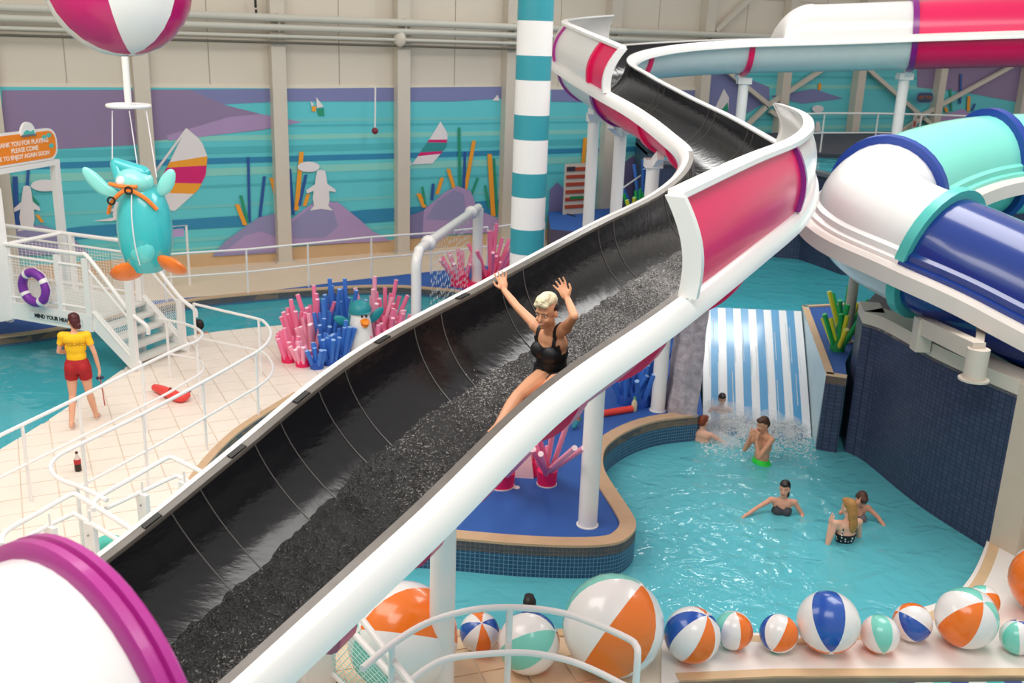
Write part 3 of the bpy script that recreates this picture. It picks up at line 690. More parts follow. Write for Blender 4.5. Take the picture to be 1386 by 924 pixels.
# splash guards: shells that stand on the outer rim of both bends and lean slightly inwards
def guard(i0, i1, side, splits, cols, h0, h1, fcol, lean=.12, rad=FR + .10):
    def hh(i): return h0 + (h1 - h0) * (i - i0) / (i1 - i0)
    def prof(i, o, n=10):
        h = hh(i); return [(side * (rad + o + .05 * sin(pi * k / n) - lean * (k / n) ** 2.2), h * k / n + .015) for k in range(n + 1)]
    cut = [i0] + splits + [i1]
    for q in range(len(cut) - 1):
        a, b = cut[q], cut[q + 1]
        for nm, o0, o1, m in (('splash_guard', .0, -.02, cols[q]), ('guard_liner', -.021, -.035, WHITE)):
            rows = []
            for i in range(a, b + 1): rows.append([fpt(i, u, v) for u, v in prof(i, o0)] + [fpt(i, u, v) for u, v in reversed(prof(i, o1))])
            mb = MB(); mb.grid(rows, closed=True); k = len(rows[0]); mb.add(rows[0] + rows[-1], [list(range(k))[::-1], list(range(k, 2 * k))]); mb.build(nm, m, FL)
    for s_, fc in zip(splits, fcol):
        rows = []
        for (o, off) in ((-.01, -.04), (.05, -.04), (.05, .04), (-.01, .04)):
            c, t, r, n = ff(s_); rows.append([c + t * off + r * u + n * v for u, v in prof(s_, o, 12)])
        mb = MB(); mb.grid(list(map(list, zip(*rows))), closed=True); mb.build('guard_flange', fc, FL)
    rows = []
    for i in range(i0, i1 + 1):
        u, v = prof(i, 0)[-1]; u = abs(u); rows.append([fpt(i, side * (u + du), v + dv) for du, dv in ((-.05, 0), (-.05, .035), (.075, .02), (.085, -.02), (.07, -.035), (.0, -.01))])
    mb = MB(); mb.grid(rows, closed=True); k = len(rows[0]); mb.add(rows[0] + rows[-1], [list(range(k))[::-1], list(range(k, 2 * k))]); mb.build('guard_edging', WHITE, FL)
    for i, dt in ((i0, -1), (i1, 1)):
        rows = []; c, t, r, n = ff(i)
        for (u, v) in prof(i, 0, 12):
            u = abs(u); rows.append([c + t * off + r * (side * (u + du)) + n * v for du, off in ((-.05, 0), (.10, 0), (.10, .05 * dt), (-.05, .05 * dt))])
        mb = MB(); mb.grid(rows, closed=True); mb.add(rows[0] + rows[-1], [(3, 2, 1, 0), (4, 5, 6, 7)]); mb.build('guard_end', WHITE, FL)
guard(103, 148, -1, [131], [WHITE, PINK], .52, .76, [PURPLE], .12)
guard(45, 81, 1, [63, 76], [WHITE, WHITE, PINK], .62, .74, [MAGENTA, PINK], .2)

# closed tube upstream
def tube_top(a, b, m):
    ring = [((FR + .03) * cos(pi * k / 18), (FR + .03) * sin(pi * k / 18)) for k in range(19)] + [(FR * cos(pi * k / 18), FR * sin(pi * k / 18)) for k in range(18, -1, -1)]
    sweep('tube_cover', a, b, ring, m, FL, closed=True, capped=True)
tube_top(0, 13, PINK); tube_top(13, 22, WHITE)
rows = []
for k in range(13):                                                  # rounded hood at the mouth
    t = k / 12; hgt = math.sqrt(max(0, 1 - t * t)); rows.append([fsec((22 + 3.4 * t) / NS, (FR + .03) * cos(pi * q / 18), (FR + .03) * sin(pi * q / 18) * hgt + .015) for q in range(19)])
rows2 = [[p - V((0, 0, .02)) for p in r] for r in reversed(rows)]
MB().grid(rows + rows2).build('tube_hood', WHITE, FL)
rows = []
for (rr, off) in ((FR, -.06), (FR + .1, -.06), (FR + .1, .06), (FR, .06)):
    c, t, r, n = ff(13); rows.append([c + t * off + r * (rr * cos(pi * k / 16)) + n * (rr * sin(pi * k / 16)) for k in range(17)])
MB().grid(list(map(list, zip(*rows))), closed=True).build('tube_flange', PURPLE, FL)

# support posts
def post(px, name_label, base, top, attach, rad=.115):
    t = thing('support_post', name_label, 'post', base, 'steel posts under the flume')
    b_, tp = V(base), V(top)
    MB().cone(b_, tp, rad, rad, 18).build('shaft', PAINT, t)
    MB().cone(b_, b_ + V((0, 0, .012)), rad + .02, rad + .02, 18).build('foot_plate', PAINT, t, smooth=False)
    at = V(attach); m_ = MB(); m_.beam(tp + V((0, 0, -.1)), at, .12, .16); m_.beam(tp + V((0, 0, -.12)), tp + V((0, 0, .02)), .3, .3, up=V((1, 0, 0)))
    m_.build('arm', PAINT, t, smooth=False)
p_ = Z(597, 946, -.3); post(0, 'nearest white post standing among the beach balls', p_, (p_.x, p_.y, 2.15), fsec(16.3, .1, -FR - .1))
p_ = Z(795, 710, 0); post(0, 'white post standing alone on the tip of the blue island', p_, (p_.x, p_.y, 2.9), fsec(13.9, .0, -FR - .1))
p_ = Z(890, 555, 0); post(0, 'white post on the blue floor next to the grey stone pillar', p_, (p_.x, p_.y, 3.3), fsec(10.6, .2, -FR - .08))
for (px, py, d, lab, x) in ((803, 180, 19.6, 'white post with a bracket under the upper bend, beside the striped notice board', 6.9), (839, 200, 19.0, 'white post behind the red guard, second from the notice board', 7.6), (884, 225, 16.9, 'white post with a flared head near the yellow noodles', 8.9)):
    q = dep(px, py, d); at = fsec(x, .25, -FR - .05); post(0, lab, (q.x, q.y, 0), (q.x, q.y, at.z - .12), at)
for (px, d, lab, x) in ((1006, 22.6, 'white post under the grey flume section, before the crossed braces', 2.95), (1222, 22.3, 'white post under the purple joint of the pink tube', 1.3)):
    q = dep(px, 120, d); at = fsec(x, 0, -FR - .05); post(0, lab, (q.x, q.y, 2.95), (q.x, q.y, at.z - .1), at)

# ---------------------------------------------------------------- second slide: closed tube in white, blue and aqua
S2 = [dep(*a) for a in ((1640, 236, 17.4), (1500, 230, 17.2), (1386, 228, 17), (1290, 238, 16.6), (1218, 262, 15.9), (1182, 290, 15.1), (1204, 320, 14.3), (1277, 357, 13.6), (1386, 408, 12.9), (1520, 474, 12.1), (1660, 545, 11.4))]
SS = spline(S2, 8); SR = .82
T2 = thing('tube_slide', 'fat closed tube slide in aqua, white and deep blue bending over the raised pool', 'water slide', SS[44] - V((0, 0, 2)))
def sf(i):
    i = max(0, min(len(SS) - 1, i)); t = (SS[min(i + 1, len(SS) - 1)] - SS[max(i - 1, 0)]).normalized(); r = V((t.y, -t.x, 0)).normalized(); return SS[i], t, r, r.cross(t)
def spt(i, u, v): c, t, r, n = sf(i); return c + r * u + n * v
def ssweep(name, i0, i1, prof, m, capped=True, label=None):
    rows = [[spt(i, u, v) for u, v in prof] for i in range(i0, i1 + 1)]; mb = MB(); mb.grid(rows, closed=True)
    if capped: n = len(rows[0]); mb.add(rows[0] + rows[-1], [list(range(n))[::-1], list(range(n, 2 * n))])
    return mb.build(name, m, T2, label=label)
def ring2(a0, a1, r, n=16): return [(r * cos(a0 + (a1 - a0) * k / n), r * sin(a0 + (a1 - a0) * k / n)) for k in range(n + 1)]
segs = [(0, 20, TEAL, TEAL), (20, 35, TEAL, TEAL), (35, 55, WHITE, GREYW), (55, 80, DBLUE, DBLUE)]
for a, b, mu, ml in segs:
    up_ = [(u, v + .1) for u, v in ring2(0.02, pi - .02, SR)]; low_ = [(u, v * .86 - .05) for u, v in ring2(pi, 2 * pi, SR)]
    ssweep('tube_cover', a, b, up_ + [(u * .96, v * .96) for u, v in reversed(up_)], mu)
    ssweep('tube_bed', a, b, low_ + [(u * .96, v * .96) for u, v in reversed(low_)], ml)
    for s in (1, -1):
        ssweep('cover_foot', a, b, [(s * (SR - .02), .24), (s * (SR + .05), .2), (s * (SR + .05), .12), (s * (SR + .12), .1), (s * (SR + .12), .05), (s * (SR - .04), .05)], mu)
for s in (1, -1):
    ssweep('rim_band', 0, 80, [(s * (SR - .03), .05), (s * (SR + .2), .05), (s * (SR + .26), .0), (s * (SR + .27), -.2), (s * (SR + .23), -.2), (s * (SR + .2), -.03), (s * (SR - .03), -.03)], mat('bone_gelcoat', '#e2d9d2', .35, coat=.2))
for i, m in ((20, FBLUE), (35, FBLUE), (55, TEALF)):
    for a0, a1, nm in ((0, pi, 'cover_flange'), (pi, 2 * pi, 'bed_flange')):
        rows = []
        for (rr, off) in ((SR - .02, -.07), (SR + .12, -.07), (SR + .12, .07), (SR - .02, .07)):
            c, t, r, n = sf(i); rows.append([c + t * off + r * (rr * cos(a0 + (a1 - a0) * k / 16)) + n * (rr * sin(a0 + (a1 - a0) * k / 16) * (1 if a0 == 0 else .86) + (.1 if a0 == 0 else -.05)) for k in range(17)])
        MB().grid(list(map(list, zip(*rows))), closed=True).build(nm, m, T2)
def plainpost(lab, base, top, rad=.09, m=PAINT, head=None):
    t = thing('support_post', lab, 'post', base, 'steel posts under the tube slide'); b_, tp = V(base), V(top)
    MB().cone(b_, tp, rad, rad, 16).build('shaft', m, t); MB().cone(b_, b_ + V((0, 0, .025)), rad + .05, rad + .05, 16).build('foot_plate', m, t, smooth=False)
    m_ = MB(); m_.beam(tp + V((0, 0, -.1)), V(head), .1, .14); m_.build('arm', m, t, smooth=False)
q = Z(1145, 462, UZ); plainpost('slim white post on the small blue deck under the white bend', q, (q.x, q.y, 2.3), .085, GREYP, spt(41, 0, -SR - .12))
q = Z(1322, 520, NT); plainpost('stout cream post rising from the curb of the raised pool', (q.x, q.y + .1, NT + .02), (q.x, q.y + .1, NT + .42), .13, CURB, (q.x + .6, q.y + 1.4, NT + .62))
q2 = Z(1250, 440, NT + .3)
t = thing('beam', 'cream beam bridging the raised pool beneath the blue tube', 'beam', q2)
MB().beam(q2, V((q.x, q.y + .1, NT + .38)), .16, .22).build('girder', CURB, t, smooth=False); MB().beam(q2 + V((0, 0, -.35)), q2 + V((0, 0, .1)), .2, .2, up=V((1, 0, 0))).build('stub', CURB, t, smooth=False)

# ---------------------------------------------------------------- near white tube with magenta flange
c0 = V((-1.35, 2.67, 3.40)); az, el = radians(-144), radians(3.6); R3 = .618
ax = V((sin(az) * cos(el), cos(az) * cos(el), sin(el))); uu = V((0, 0, 1)).cross(ax).normalized(); vv = ax.cross(uu)
T3 = thing('tube_slide', 'big white tube slide end with magenta flange close beside the black flume', 'water slide', c0 - V((0, 0, .7)))
def c3(s, r, a): return c0 + ax * s + uu * (r * cos(a)) + vv * (r * sin(a)) + V((0, 0, -.06 * s * s if s > 0 else 0))
rows = [[c3(s, R3, 2 * pi * k / 48) for k in range(48)] for s in (0.0, .2, .5, .9, 1.3, 1.8, 2.4)]
rows2 = [[c3(s, R3 - .025, 2 * pi * k / 48) for k in range(48)] for s in (2.4, 1.8, 1.3, .9, .5, .2, 0.0)]
m_ = MB(); m_.grid(rows + rows2 + [rows[0]], closed=True); m_.build('shell', WHITE, T3)
pr = [(-.045, R3 - .02), (-.045, .664), (-.035, .672), (-.01, .672), (-.002, .655), (.004, .655), (.012, .670), (.04, .668), (.05, .655), (.056, R3 + .004), (.056, R3 - .02)]
rows = [[c3(s, r, 2 * pi * k / 64) for s, r in pr] for k in range(65)]
m_ = MB(); m_.grid(rows, closed=True); m_.build('flange', MAGENTA, T3)
# ================================================================ railings
def rail_path(pts, z): return [Z(x, y, z) for x, y in pts]
def railing(lab, tops, posts, mids=None, r=.024, z1=1.0, z2=.5, zb=0.0, end_drop=None, group=None, n=4):
    T = spline(rail_path(tops, z1), n)
    t = thing('railing', lab, 'railing', (T[0].x, T[0].y, zb), group)
    MB().tube(T, r, 8).build('top_rail', PAINT, t)
    if mids: MB().tube(spline(rail_path(mids, z2), n), r * .8, 8).build('mid_rail', PAINT, t)
    for (x, y) in posts:
        p = Z(x, y, z1); MB().cone((p.x, p.y, zb), p, r * .9, r * .9, 8).build('post', PAINT, t)
    return t
railing('white tube railing with a looped end along the deck edge by the pool', [(-60, 618), (0, 589), (106, 538), (192, 495), (245, 470), (265, 462), (274, 453), (267, 445), (249, 438), (215, 431)],
        [(30, 575), (106, 538), (192, 495), (266, 461), (225, 433)], [(-60, 676), (0, 646), (70, 611), (210, 541), (250, 518), (271, 505), (275, 495), (266, 486), (230, 479)])
railing('white tube railing across the deck with both ends curving back', [(145, 677), (120, 664), (104, 657), (84, 650), (71, 640), (69, 629), (80, 616), (111, 600), (193, 560), (273, 518), (330, 486), (352, 473), (364, 460), (366, 448), (358, 436), (347, 431), (300, 420), (262, 411)],
        [(104, 657), (111, 600), (193, 560), (274, 517), (346, 477), (350, 432), (262, 411)], [(104, 660), (193, 613), (274, 567), (330, 534), (352, 521), (366, 508), (369, 494), (360, 480), (347, 474), (300, 464), (262, 456)])
# gates of flat-legged frames
def frame_rail(lab, top, low, legs, zt=1.0, lz=.86, r=.026):
    T = rail_path(top, zt); t = thing('stair_rail', lab, 'railing', (T[1].x, T[1].y, 0))
    MB().tube(spline(T, 4), r, 8).build('top_rail', PAINT, t)
    MB().tube(spline(rail_path(low, lz), 4), r * .9, 8).build('lower_rail', PAINT, t)
    for (x, y) in legs:
        p = Z(x, y, lz); m_ = MB(); m_.box((p.x, p.y, lz / 2), (.15, .05, lz), Matrix.Rotation(radians(-30), 3, 'Z')); m_.build('leg', PAINT, t, smooth=False)
        for k in (0, 1): MB().ell((p.x - .02 + k * .03, p.y - .03 - k * .012, lz - .12 - k * .18), .011, None, 8, 5).build('bolt', STEEL, t)
        MB().cone((p.x, p.y, lz), (p.x, p.y, zt), .012, .012, 6).build('pin', PAINT, t)
    return t
frame_rail('white flat-legged stair rail bent at the top, beside the magenta flange', [(2, 738), (8, 719), (50, 695), (92, 671), (100, 669), (108, 672), (186, 721), (216, 740)], [(16, 738), (60, 714), (96, 697), (104, 697), (172, 738), (200, 755)], [(68, 712), (122, 708), (176, 742)])
frame_rail('white flat-legged stair rail bent at the top, next to the black flume rim', [(127, 690), (132, 674), (180, 646), (223, 621), (231, 619), (240, 622), (286, 645), (310, 657)], [(143, 688), (195, 664), (236, 645), (246, 647), (286, 668)], [(193, 668), (250, 653)])
p = Z(146, 750, .3); t = thing('foam_ring', 'small aqua foam ring on the tiles under the flume rim', 'ring', (p.x, p.y, 0))
MB().tube([V((p.x + .16 * cos(a * pi / 8), p.y + .1 * sin(a * pi / 8), (.27 + .13 * sin(a * pi / 8)))) for a in range(16)], .075, 10, closed=True).build('tube', mat('aqua_foam', '#5fd0c0', .6), t)
# back wall railing
def rail_along(lab, bases, zb, h, mid, r=.024, posts=None):
    P = [V((b[0], b[1], zb + h)) for b in bases]; t = thing('railing', lab, 'railing', (P[0].x, P[0].y, zb))
    MB().tube(P, r, 7).build('top_rail', PAINT, t); MB().tube([p + V((0, 0, mid - h)) for p in P], r * .85, 7).build('mid_rail', PAINT, t)
    for p in (posts or P): MB().cone((p[0], p[1], zb), (p[0], p[1], zb + h), r * .9, r * .9, 7).build('post', PAINT, t)
    return t
zb_ = [Z(*q, 0) for q in ((225, 407), (336, 398), (418, 388), (503, 377), (583, 370), (659, 360))]
rail_along('long white two-bar railing between the back pool and the painted wall', zb_, 0, 1.0, .5)
zc_ = [Z(*q, 0) for q in ((668, 360), (690, 356), (735, 352))]
rail_along('short white two-bar railing behind the pink noodles', zc_, 0, 1.0, .5)
t = thing('gate', 'narrow white tube gate with a lilac plate before the painted wall', 'gate', Z(256, 388, 0))
q0, q1 = Z(232, 388, 0), Z(257, 385, 0)
MB().tube([q0, q0 + V((0, 0, 1.35)), q1 + V((0, 0, 1.35)), q1], .028, 8).build('hoop', PAINT, t)
m_ = MB(); m_.beam(q0.lerp(q1, .1) + V((0, 0, 1.2)), q0.lerp(q1, .85) + V((0, 0, 1.2)), .02, .17, up=V((0, 0, 1))); m_.build('plate', mat('lilac_plate', '#b79cc9', .5), t, smooth=False)
fr_ = [Z(*q, 2.95) for q in ((1080, 208), (1110, 206), (1182, 205), (1240, 206), (1300, 208), (1386, 212))]
rail_along('white two-bar railing on the raised walkway before the braced wall', fr_, 2.95, 1.0, .5)
# diagonal handrails by the stage
for lab, a, b in (('white sloping handrail beside the yellow noodles on the stage', (842, 255), (884, 226)), ('white sloping handrail near the blue noodles behind the flume bend', (888, 252), (922, 236))):
    p0, p1 = dep(a[0], a[1], 26.6), dep(b[0], b[1], 27.6); t = thing('handrail', lab, 'railing', (p0.x, p0.y, .85))
    MB().tube([V((p0.x, p0.y, .86)), p0, p1, V((p1.x, p1.y, .86))], .025, 7).build('tube', PAINT, t)
# near rail in front of the balls
def hoop(lab, paths, posts, z, zb=-.31, r=.03):
    t = None
    for k, pth in enumerate(paths):
        P = spline([Z(x, y, zz) for x, y, zz in pth], 5)
        if t is None: t = thing('railing', lab, 'railing', (P[0].x, P[0].y, zb))
        MB().tube(P, r, 10).build('rail', PAINT, t)
    for (x, y, zz) in posts:
        p = Z(x, y, zz); MB().cone((p.x, p.y, zb), p, r, r, 10).build('post', PAINT, t)
    return t
hoop('curved white tube railing in front of the biggest orange beach ball', [[(490, 905, .8), (530, 872, .8), (580, 842, .8), (640, 825, .8), (700, 822, .8), (760, 829, .8), (810, 846, .8), (850, 864, .8), (861, 874, .8), (863, 890, .75), (858, 960, .3)],
     [(520, 960, .35), (556, 921, .4), (600, 893, .4), (655, 885, .4), (710, 883, .4), (760, 891, .4), (800, 905, .4), (850, 930, .4)]], [(530, 872, .8), (690, 822, .8)], .8)
# mesh-sided steps below the flume
t = thing('mesh_steps', 'white framed steps with wire mesh side under the near flume rim', 'steps', Z(470, 940, -.3))
A, B_, C_, D_ = Z(462, 838, .55), Z(545, 930, .45), Z(500, 960, -.25), Z(425, 885, .0)
for p0, p1 in ((A, B_), (B_, C_), (C_, D_), (D_, A), (Z(490, 838, .7), Z(560, 930, .6))): MB().cone(p0, p1, .03, .03, 8).build('frame_tube', PAINT, t)
mw = MB()
for k in range(1, 14):
    f = k / 14; mw.cone(A.lerp(B_, f), D_.lerp(C_, f), .004, .004, 4); mw.cone(A.lerp(D_, f), B_.lerp(C_, f), .004, .004, 4)
mw.build('wire_mesh', mat('aqua_wire', '#bfe9e6', .5), t, kind='stuff', smooth=False)
m_ = MB(); q = Z(440, 905, -.1); m_.box((q.x - .12, q.y, -.02), (.3, .4, .5), Matrix.Rotation(.6, 3, 'Z')); m_.build('base_box', PAINT, t, smooth=False)
m_ = MB(); q = Z(405, 925, -.28); m_.box((q.x, q.y, -.27), (.6, .5, .06), Matrix.Rotation(.6, 3, 'Z')); m_.build('mat', mat('dark_green_mat', '#2c3b34', .8), t, smooth=False)

# ================================================================ white metal stair and landing
SB = Z(187, 503, 0); sw = V((.365, .93, 0)).normalized(); st_ = V((-.93, .365, 0)).normalized()
RUN, RISE, WID, PL = .93, .84, 1.2, 3.3
def SP(a, b, z): return SB + st_ * a + sw * b + V((0, 0, z))
ST = thing('metal_stair', 'white metal stair and landing with mesh panels behind the lifeguard', 'stairs', SB)
for b in (0, WID):
    m_ = MB(); m_.slab([SP(-.05, b, 0), SP(.12, b, 0), SP(RUN + .1, b, RISE - .12), SP(RUN + .1, b, RISE + .14), SP(RUN - .1, b, RISE + .1), SP(-.05, b, .16)], sw * .05)
    m_.build('stringer', PAINT, ST, smooth=False)
for k in range(5):
    a0 = RUN * k / 5 + .06; m_ = MB(); m_.slab([SP(a0, .03, RISE * (k + 1) / 5 - .05), SP(a0 + .26, .03, RISE * (k + 1) / 5 - .05), SP(a0 + .26, WID - .0, RISE * (k + 1) / 5 - .05), SP(a0, WID, RISE * (k + 1) / 5 - .05)], (0, 0, .045))
    m_.build('tread', mat('grey_tread', '#d9d8d2', .6), ST, smooth=False)
m_ = MB(); m_.slab([SP(RUN, 0, RISE - .03), SP(RUN + PL, 0, RISE - .03), SP(RUN + PL, WID + .05, RISE - .03), SP(RUN, WID + .05, RISE - .03)], (0, 0, .04)); m_.build('landing', mat('grey_tread', '#d9d8d2'), ST, smooth=False)
for b in (-.04, WID + .05):
    m_ = MB(); m_.slab([SP(RUN - .05, b, RISE - .26), SP(RUN + PL, b, RISE - .26), SP(RUN + PL, b, RISE + .04), SP(RUN - .05, b, RISE + .04)], sw * .04); m_.build('fascia', PAINT, ST, smooth=False)
for a, b in ((RUN + .05, WID), (RUN + PL - .05, WID), (RUN + PL - .05, 0), (RUN + 1.5, WID)):
    m_ = MB(); m_.beam(SP(a, b, -.2), SP(a, b, RISE), .1, .1, up=sw); m_.build('leg', PAINT, ST, smooth=False)
fz = RISE - .12
m_ = MB(); m_.slab([SP(RUN + .14, -.05, fz - .06), SP(RUN + 1.34, -.05, fz - .06), SP(RUN + 1.34, -.05, fz + .06), SP(RUN + .14, -.05, fz + .06)], -sw * .006)
nb = m_.build('notice', mat('pale_notice', '#dfe3e4', .5), ST, smooth=False)
lettering('MIND YOUR HEAD', .095, SP(RUN + .80, -.06, fz - .005), -st_, V((0, 0, 1)), mat('notice_ink', '#23252b', .6), nb, .004)
# posts, handrails and mesh
PST = [(RUN + PL - .05, 0, 1.05), (RUN + 1.75, 0, 1.0), (RUN + .62, 0, 1.0), (RUN + .0, 0, 1.0), (.05, 0, 1.6), (RUN + .0, WID, 1.05), (.05, WID, .95), (RUN + 1.5, WID, 1.05)]
def zst(a): return RISE if a >= RUN else RISE * max(0, a) / RUN
for a, b, h in PST:
    m_ = MB(); m_.beam(SP(a, b, zst(a)), SP(a, b, zst(a) + h), .13 if a < RUN + .5 else .09, .07, up=sw); m_.build('post', PAINT, ST, smooth=False)
for b in (0, WID):
    MB().tube(spline([SP(RUN + PL, b, RISE + 1.06), SP(RUN + .9, b, RISE + 1.06), SP(RUN + .15, b, RISE + 1.06), SP(RUN - .1, b, RISE + 1.0), SP(.1, b, 1.06), SP(-.25, b, .84), SP(-.28, b, .7)], 4), .036, 10).build('handrail', PAINT, ST)
    MB().tube([SP(RUN + PL, b, RISE + .86), SP(RUN, b, RISE + .86), SP(.05, b, .86)], .022, 8).build('guard_rail', PAINT, ST)
    MB().tube([SP(RUN + PL, b, RISE + .12), SP(RUN, b, RISE + .14), SP(.05, b, .18)], .022, 8).build('guard_rail', PAINT, ST)
MB().tube([SP(RUN + 1.72, 0, RISE + 1.06), SP(RUN + 1.72, WID, RISE + 1.06)], .036, 8).build('handrail', PAINT, ST)
def mesh_panel(P00, P10, P11, P01, nx, ny):
    mb = MB()
    for k in range(nx + 1):
        f = k / nx; mb.beam(P00.lerp(P10, f), P01.lerp(P11, f), .005, .005)
    for k in range(ny + 1):
        f = k / ny; mb.beam(P00.lerp(P01, f), P10.lerp(P11, f), .005, .005)
    mb.build('wire_mesh', PAINT, ST, smooth=False, kind='stuff')
for b in (0, WID):
    for a0, a1 in ((RUN + .02, RUN + .59), (RUN + .65, RUN + 1.7), (RUN + 1.8, RUN + PL)):
        mesh_panel(SP(a0, b, RISE + .14), SP(a1, b, RISE + .14), SP(a1, b, RISE + .84), SP(a0, b, RISE + .84), 16, 13)
    mesh_panel(SP(.08, b, .22), SP(RUN - .03, b, RISE + .15), SP(RUN - .03, b, RISE + .84), SP(.08, b, .86), 20, 12)
m_ = MB(); q = SP(RUN + 1.92, -.05, 0); m_.box(q + V((0, 0, 1.7)), (.27, .27, 2.3), Matrix.Rotation(.86, 3, 'Z')); m_.build('column', PAINT, ST, smooth=False)
# lifebuoy
c = SP(RUN + 1.06, -.13, RISE + .40); t = thing('lifebuoy', 'purple lifebuoy with white bands hung on the mesh of the landing', 'lifebuoy', c)
tor = lambda R_, r_, a0, a1, n: [c + (st_ * cos(a0 + (a1 - a0) * k / n) + V((0, 0, 1)) * sin(a0 + (a1 - a0) * k / n)) * R_ for k in range(n + 1)]
MB().tube(tor(.26, .08, 0, 2 * pi, 32)[:-1], .078, 12, closed=True).build('ring', mat('buoy_purple', '#7a2f9e', .45), t)
for k in range(4):
    a = pi / 4 + k * pi / 2 + .25; MB().tube(tor(.26, .083, a - .12, a + .12, 4), .084, 12).build('band', PAINT, t)
MB().tube([c + (st_ * cos(k * pi / 16) + V((0, 0, 1)) * sin(k * pi / 16)) * (.36 + .012 * cos(k * pi / 4 * 2)) for k in range(32)], .007, 5, closed=True).build('rope', mat('white_rope', '#e8e4ea', .8), t)

# orange welcome sign on posts
sb = dep(74, 222, 19.4); sx = (Z(70, 217, sb.z) - Z(0, 228.5, sb.z)).normalized(); sup = V((0, 0, 1)); L = 2.3; sn = V((sx.y, -sx.x, 0))
SG = thing('sign', 'orange rounded sign with white lettering on white posts over the landing', 'sign', (sb.x, sb.y, 0))
for q in (sb, sb - sx * L):
    m_ = MB(); m_.beam(V((q.x, q.y, -.2)), q + V((0, 0, .05)), .13, .13, up=sn); m_.build('post', PAINT, SG, smooth=False)
m_ = MB(); m_.beam(sb - sx * (L + .2) + V((0, 0, .04)), sb + sx * .08 + V((0, 0, .04)), .12, .1); m_.build('cross_bar', PAINT, SG, smooth=False)
bc = sb - sx * 1.08 + V((0, 0, .40))
def rr(w, h, r, n=6):
    out = []
    for cx, cy, a in ((w - r, h - r, 0), (-w + r, h - r, pi / 2), (-w + r, -h + r, pi), (w - r, -h + r, 1.5 * pi)):
        out += [(cx + r * cos(a + pi / 2 * k / n), cy + r * sin(a + pi / 2 * k / n)) for k in range(n + 1)]
    return out
def plate(name, pts, off, th, m, parent, cen=None, X=None, Y=None, N=None):
    cen = cen or bc; X = X or sx; Y = Y or sup; N = N or sn
    m_ = MB(); m_.slab([cen + X * x + Y * y + N * off for x, y in pts], N * th); return m_.build(name, m, parent, smooth=False)
plate('board', rr(1.15, .30, .24), .0, .05, PAINT, SG)
face = plate('face', rr(1.10, .255, .2), .051, .006, mat('sign_orange', '#f58a1c', .5), SG)
lg = mat('sign_letter', '#fde9dc', .5)
lettering('THANK YOU FOR PLAYING', .118, bc + sn * .06 + sup * .085 + sx * .16, sx, sup, lg, face, .003)
lettering('PLEASE COME', .118, bc + sn * .06 - sup * .035 + sx * .22, sx, sup, lg, face, .003)
lettering('BACK TO ENJOY AGAIN SOON', .112, bc + sn * .06 - sup * .155 + sx * .1, sx, sup, lg, face, .003)
plate('badge', [(.2 * cos(pi * k / 10) + .34, .22 + .24 * sin(pi * k / 10)) for k in range(11)], .03, .05, PAINT, SG)
plate('badge_wave', [(.18, .24), (.50, .24), (.48, .31), (.39, .28), (.30, .32), (.22, .29)], .082, .006, TEALF, SG)
plate('badge_strip', [(.14, .2), (.54, .2), (.54, .235), (.14, .235)], .082, .006, mat('sign_grey', '#6d7680', .5), SG)
for dx, dz in ((.78, .14), (.92, .17), (.96, -.03)): plate('splash_mark', [(dx + .07 * cos(a * pi / 4), dz + .045 * sin(a * pi / 4)) for a in range(8)], .058, .004, TEALF, SG)

# ================================================================ inflatable penguin hung from a beach-ball frame
bd = 14.4
bcn = dep(160, -24, bd); br = 97.0 / FPX * bd
def ball(name, lab, c, r, pole, spin, cols, cat='beach ball', group=None, loc=None):
    A = V(pole).normalized(); R = frame(A, V((.1, .2, 1)).normalized()); n = len(cols)
    t = thing(name, lab, cat, loc or (c.x, c.y, c.z - r), group)
    for k, m in enumerate(cols):
        rows = []
        for j in range(15):
            th = pi * j / 14; rows.append([c + R @ (V((sin(th) * cos(spin + 2 * pi * (k + q / 5) / n), sin(th) * sin(spin + 2 * pi * (k + q / 5) / n), cos(th))) * r) for q in range(6)])
        mb = MB(); mb.grid(rows); mb.build('panel', m, t, normals=False)
    for s in (1, -1): MB().cone(c + R @ V((0, 0, s * (r - .004))), c + R @ V((0, 0, s * (r + .004))), r * .05, r * .045, 10).build('valve_cap', WHITE, t)
    return t
def view(dx, dy, c):
    f = (CAM0 - c).normalized(); z = math.sqrt(max(0, 1 - dx * dx - dy * dy)); x = RC; y = f.cross(x).normalized(); x = y.cross(f); return x * dx + y * dy + f * z
VN = lambda n, c, r=.24: mat(n, c, r, coat=.4, vary=.02)
BW, BO, BB, BT = VN('vinyl_white', '#f3f1ef'), VN('vinyl_orange', '#f5791a'), VN('vinyl_blue', '#2458b4'), VN('vinyl_aqua', '#7fd9c8')
BM_ = VN('vinyl_magenta', '#c4106a')
_f = (CAM0 - bcn).normalized(); _A = view(.06, -.96, bcn); _R = frame(_A.normalized(), V((.1, .2, 1)).normalized()); _D = _R.transposed() @ (RC * .5 + UC * .85)
bt = ball('hanging_ball', 'huge white and magenta beach ball hanging over the inflatable penguin', bcn, br, _A, math.atan2(_D.y, _D.x) - pi / 6, [BM_, BW, BM_, BW, BM_, BW], 'beach ball', None, bcn)
hp = dep(174, 143, bd)
t = thing('hanger_frame', 'white pole with hoop and ropes under the hanging ball', 'frame', hp)
b0 = bcn - V((0, 0, br)); MB().cone(V((hp.x, hp.y, b0.z + .02)), hp, .05, .05, 10).build('pole', PAINT, t)
MB().tube([hp + V((.29 * cos(a * pi / 12), .29 * sin(a * pi / 12), 0)) for a in range(24)], .028, 8, closed=True).build('hoop', PAINT, t)
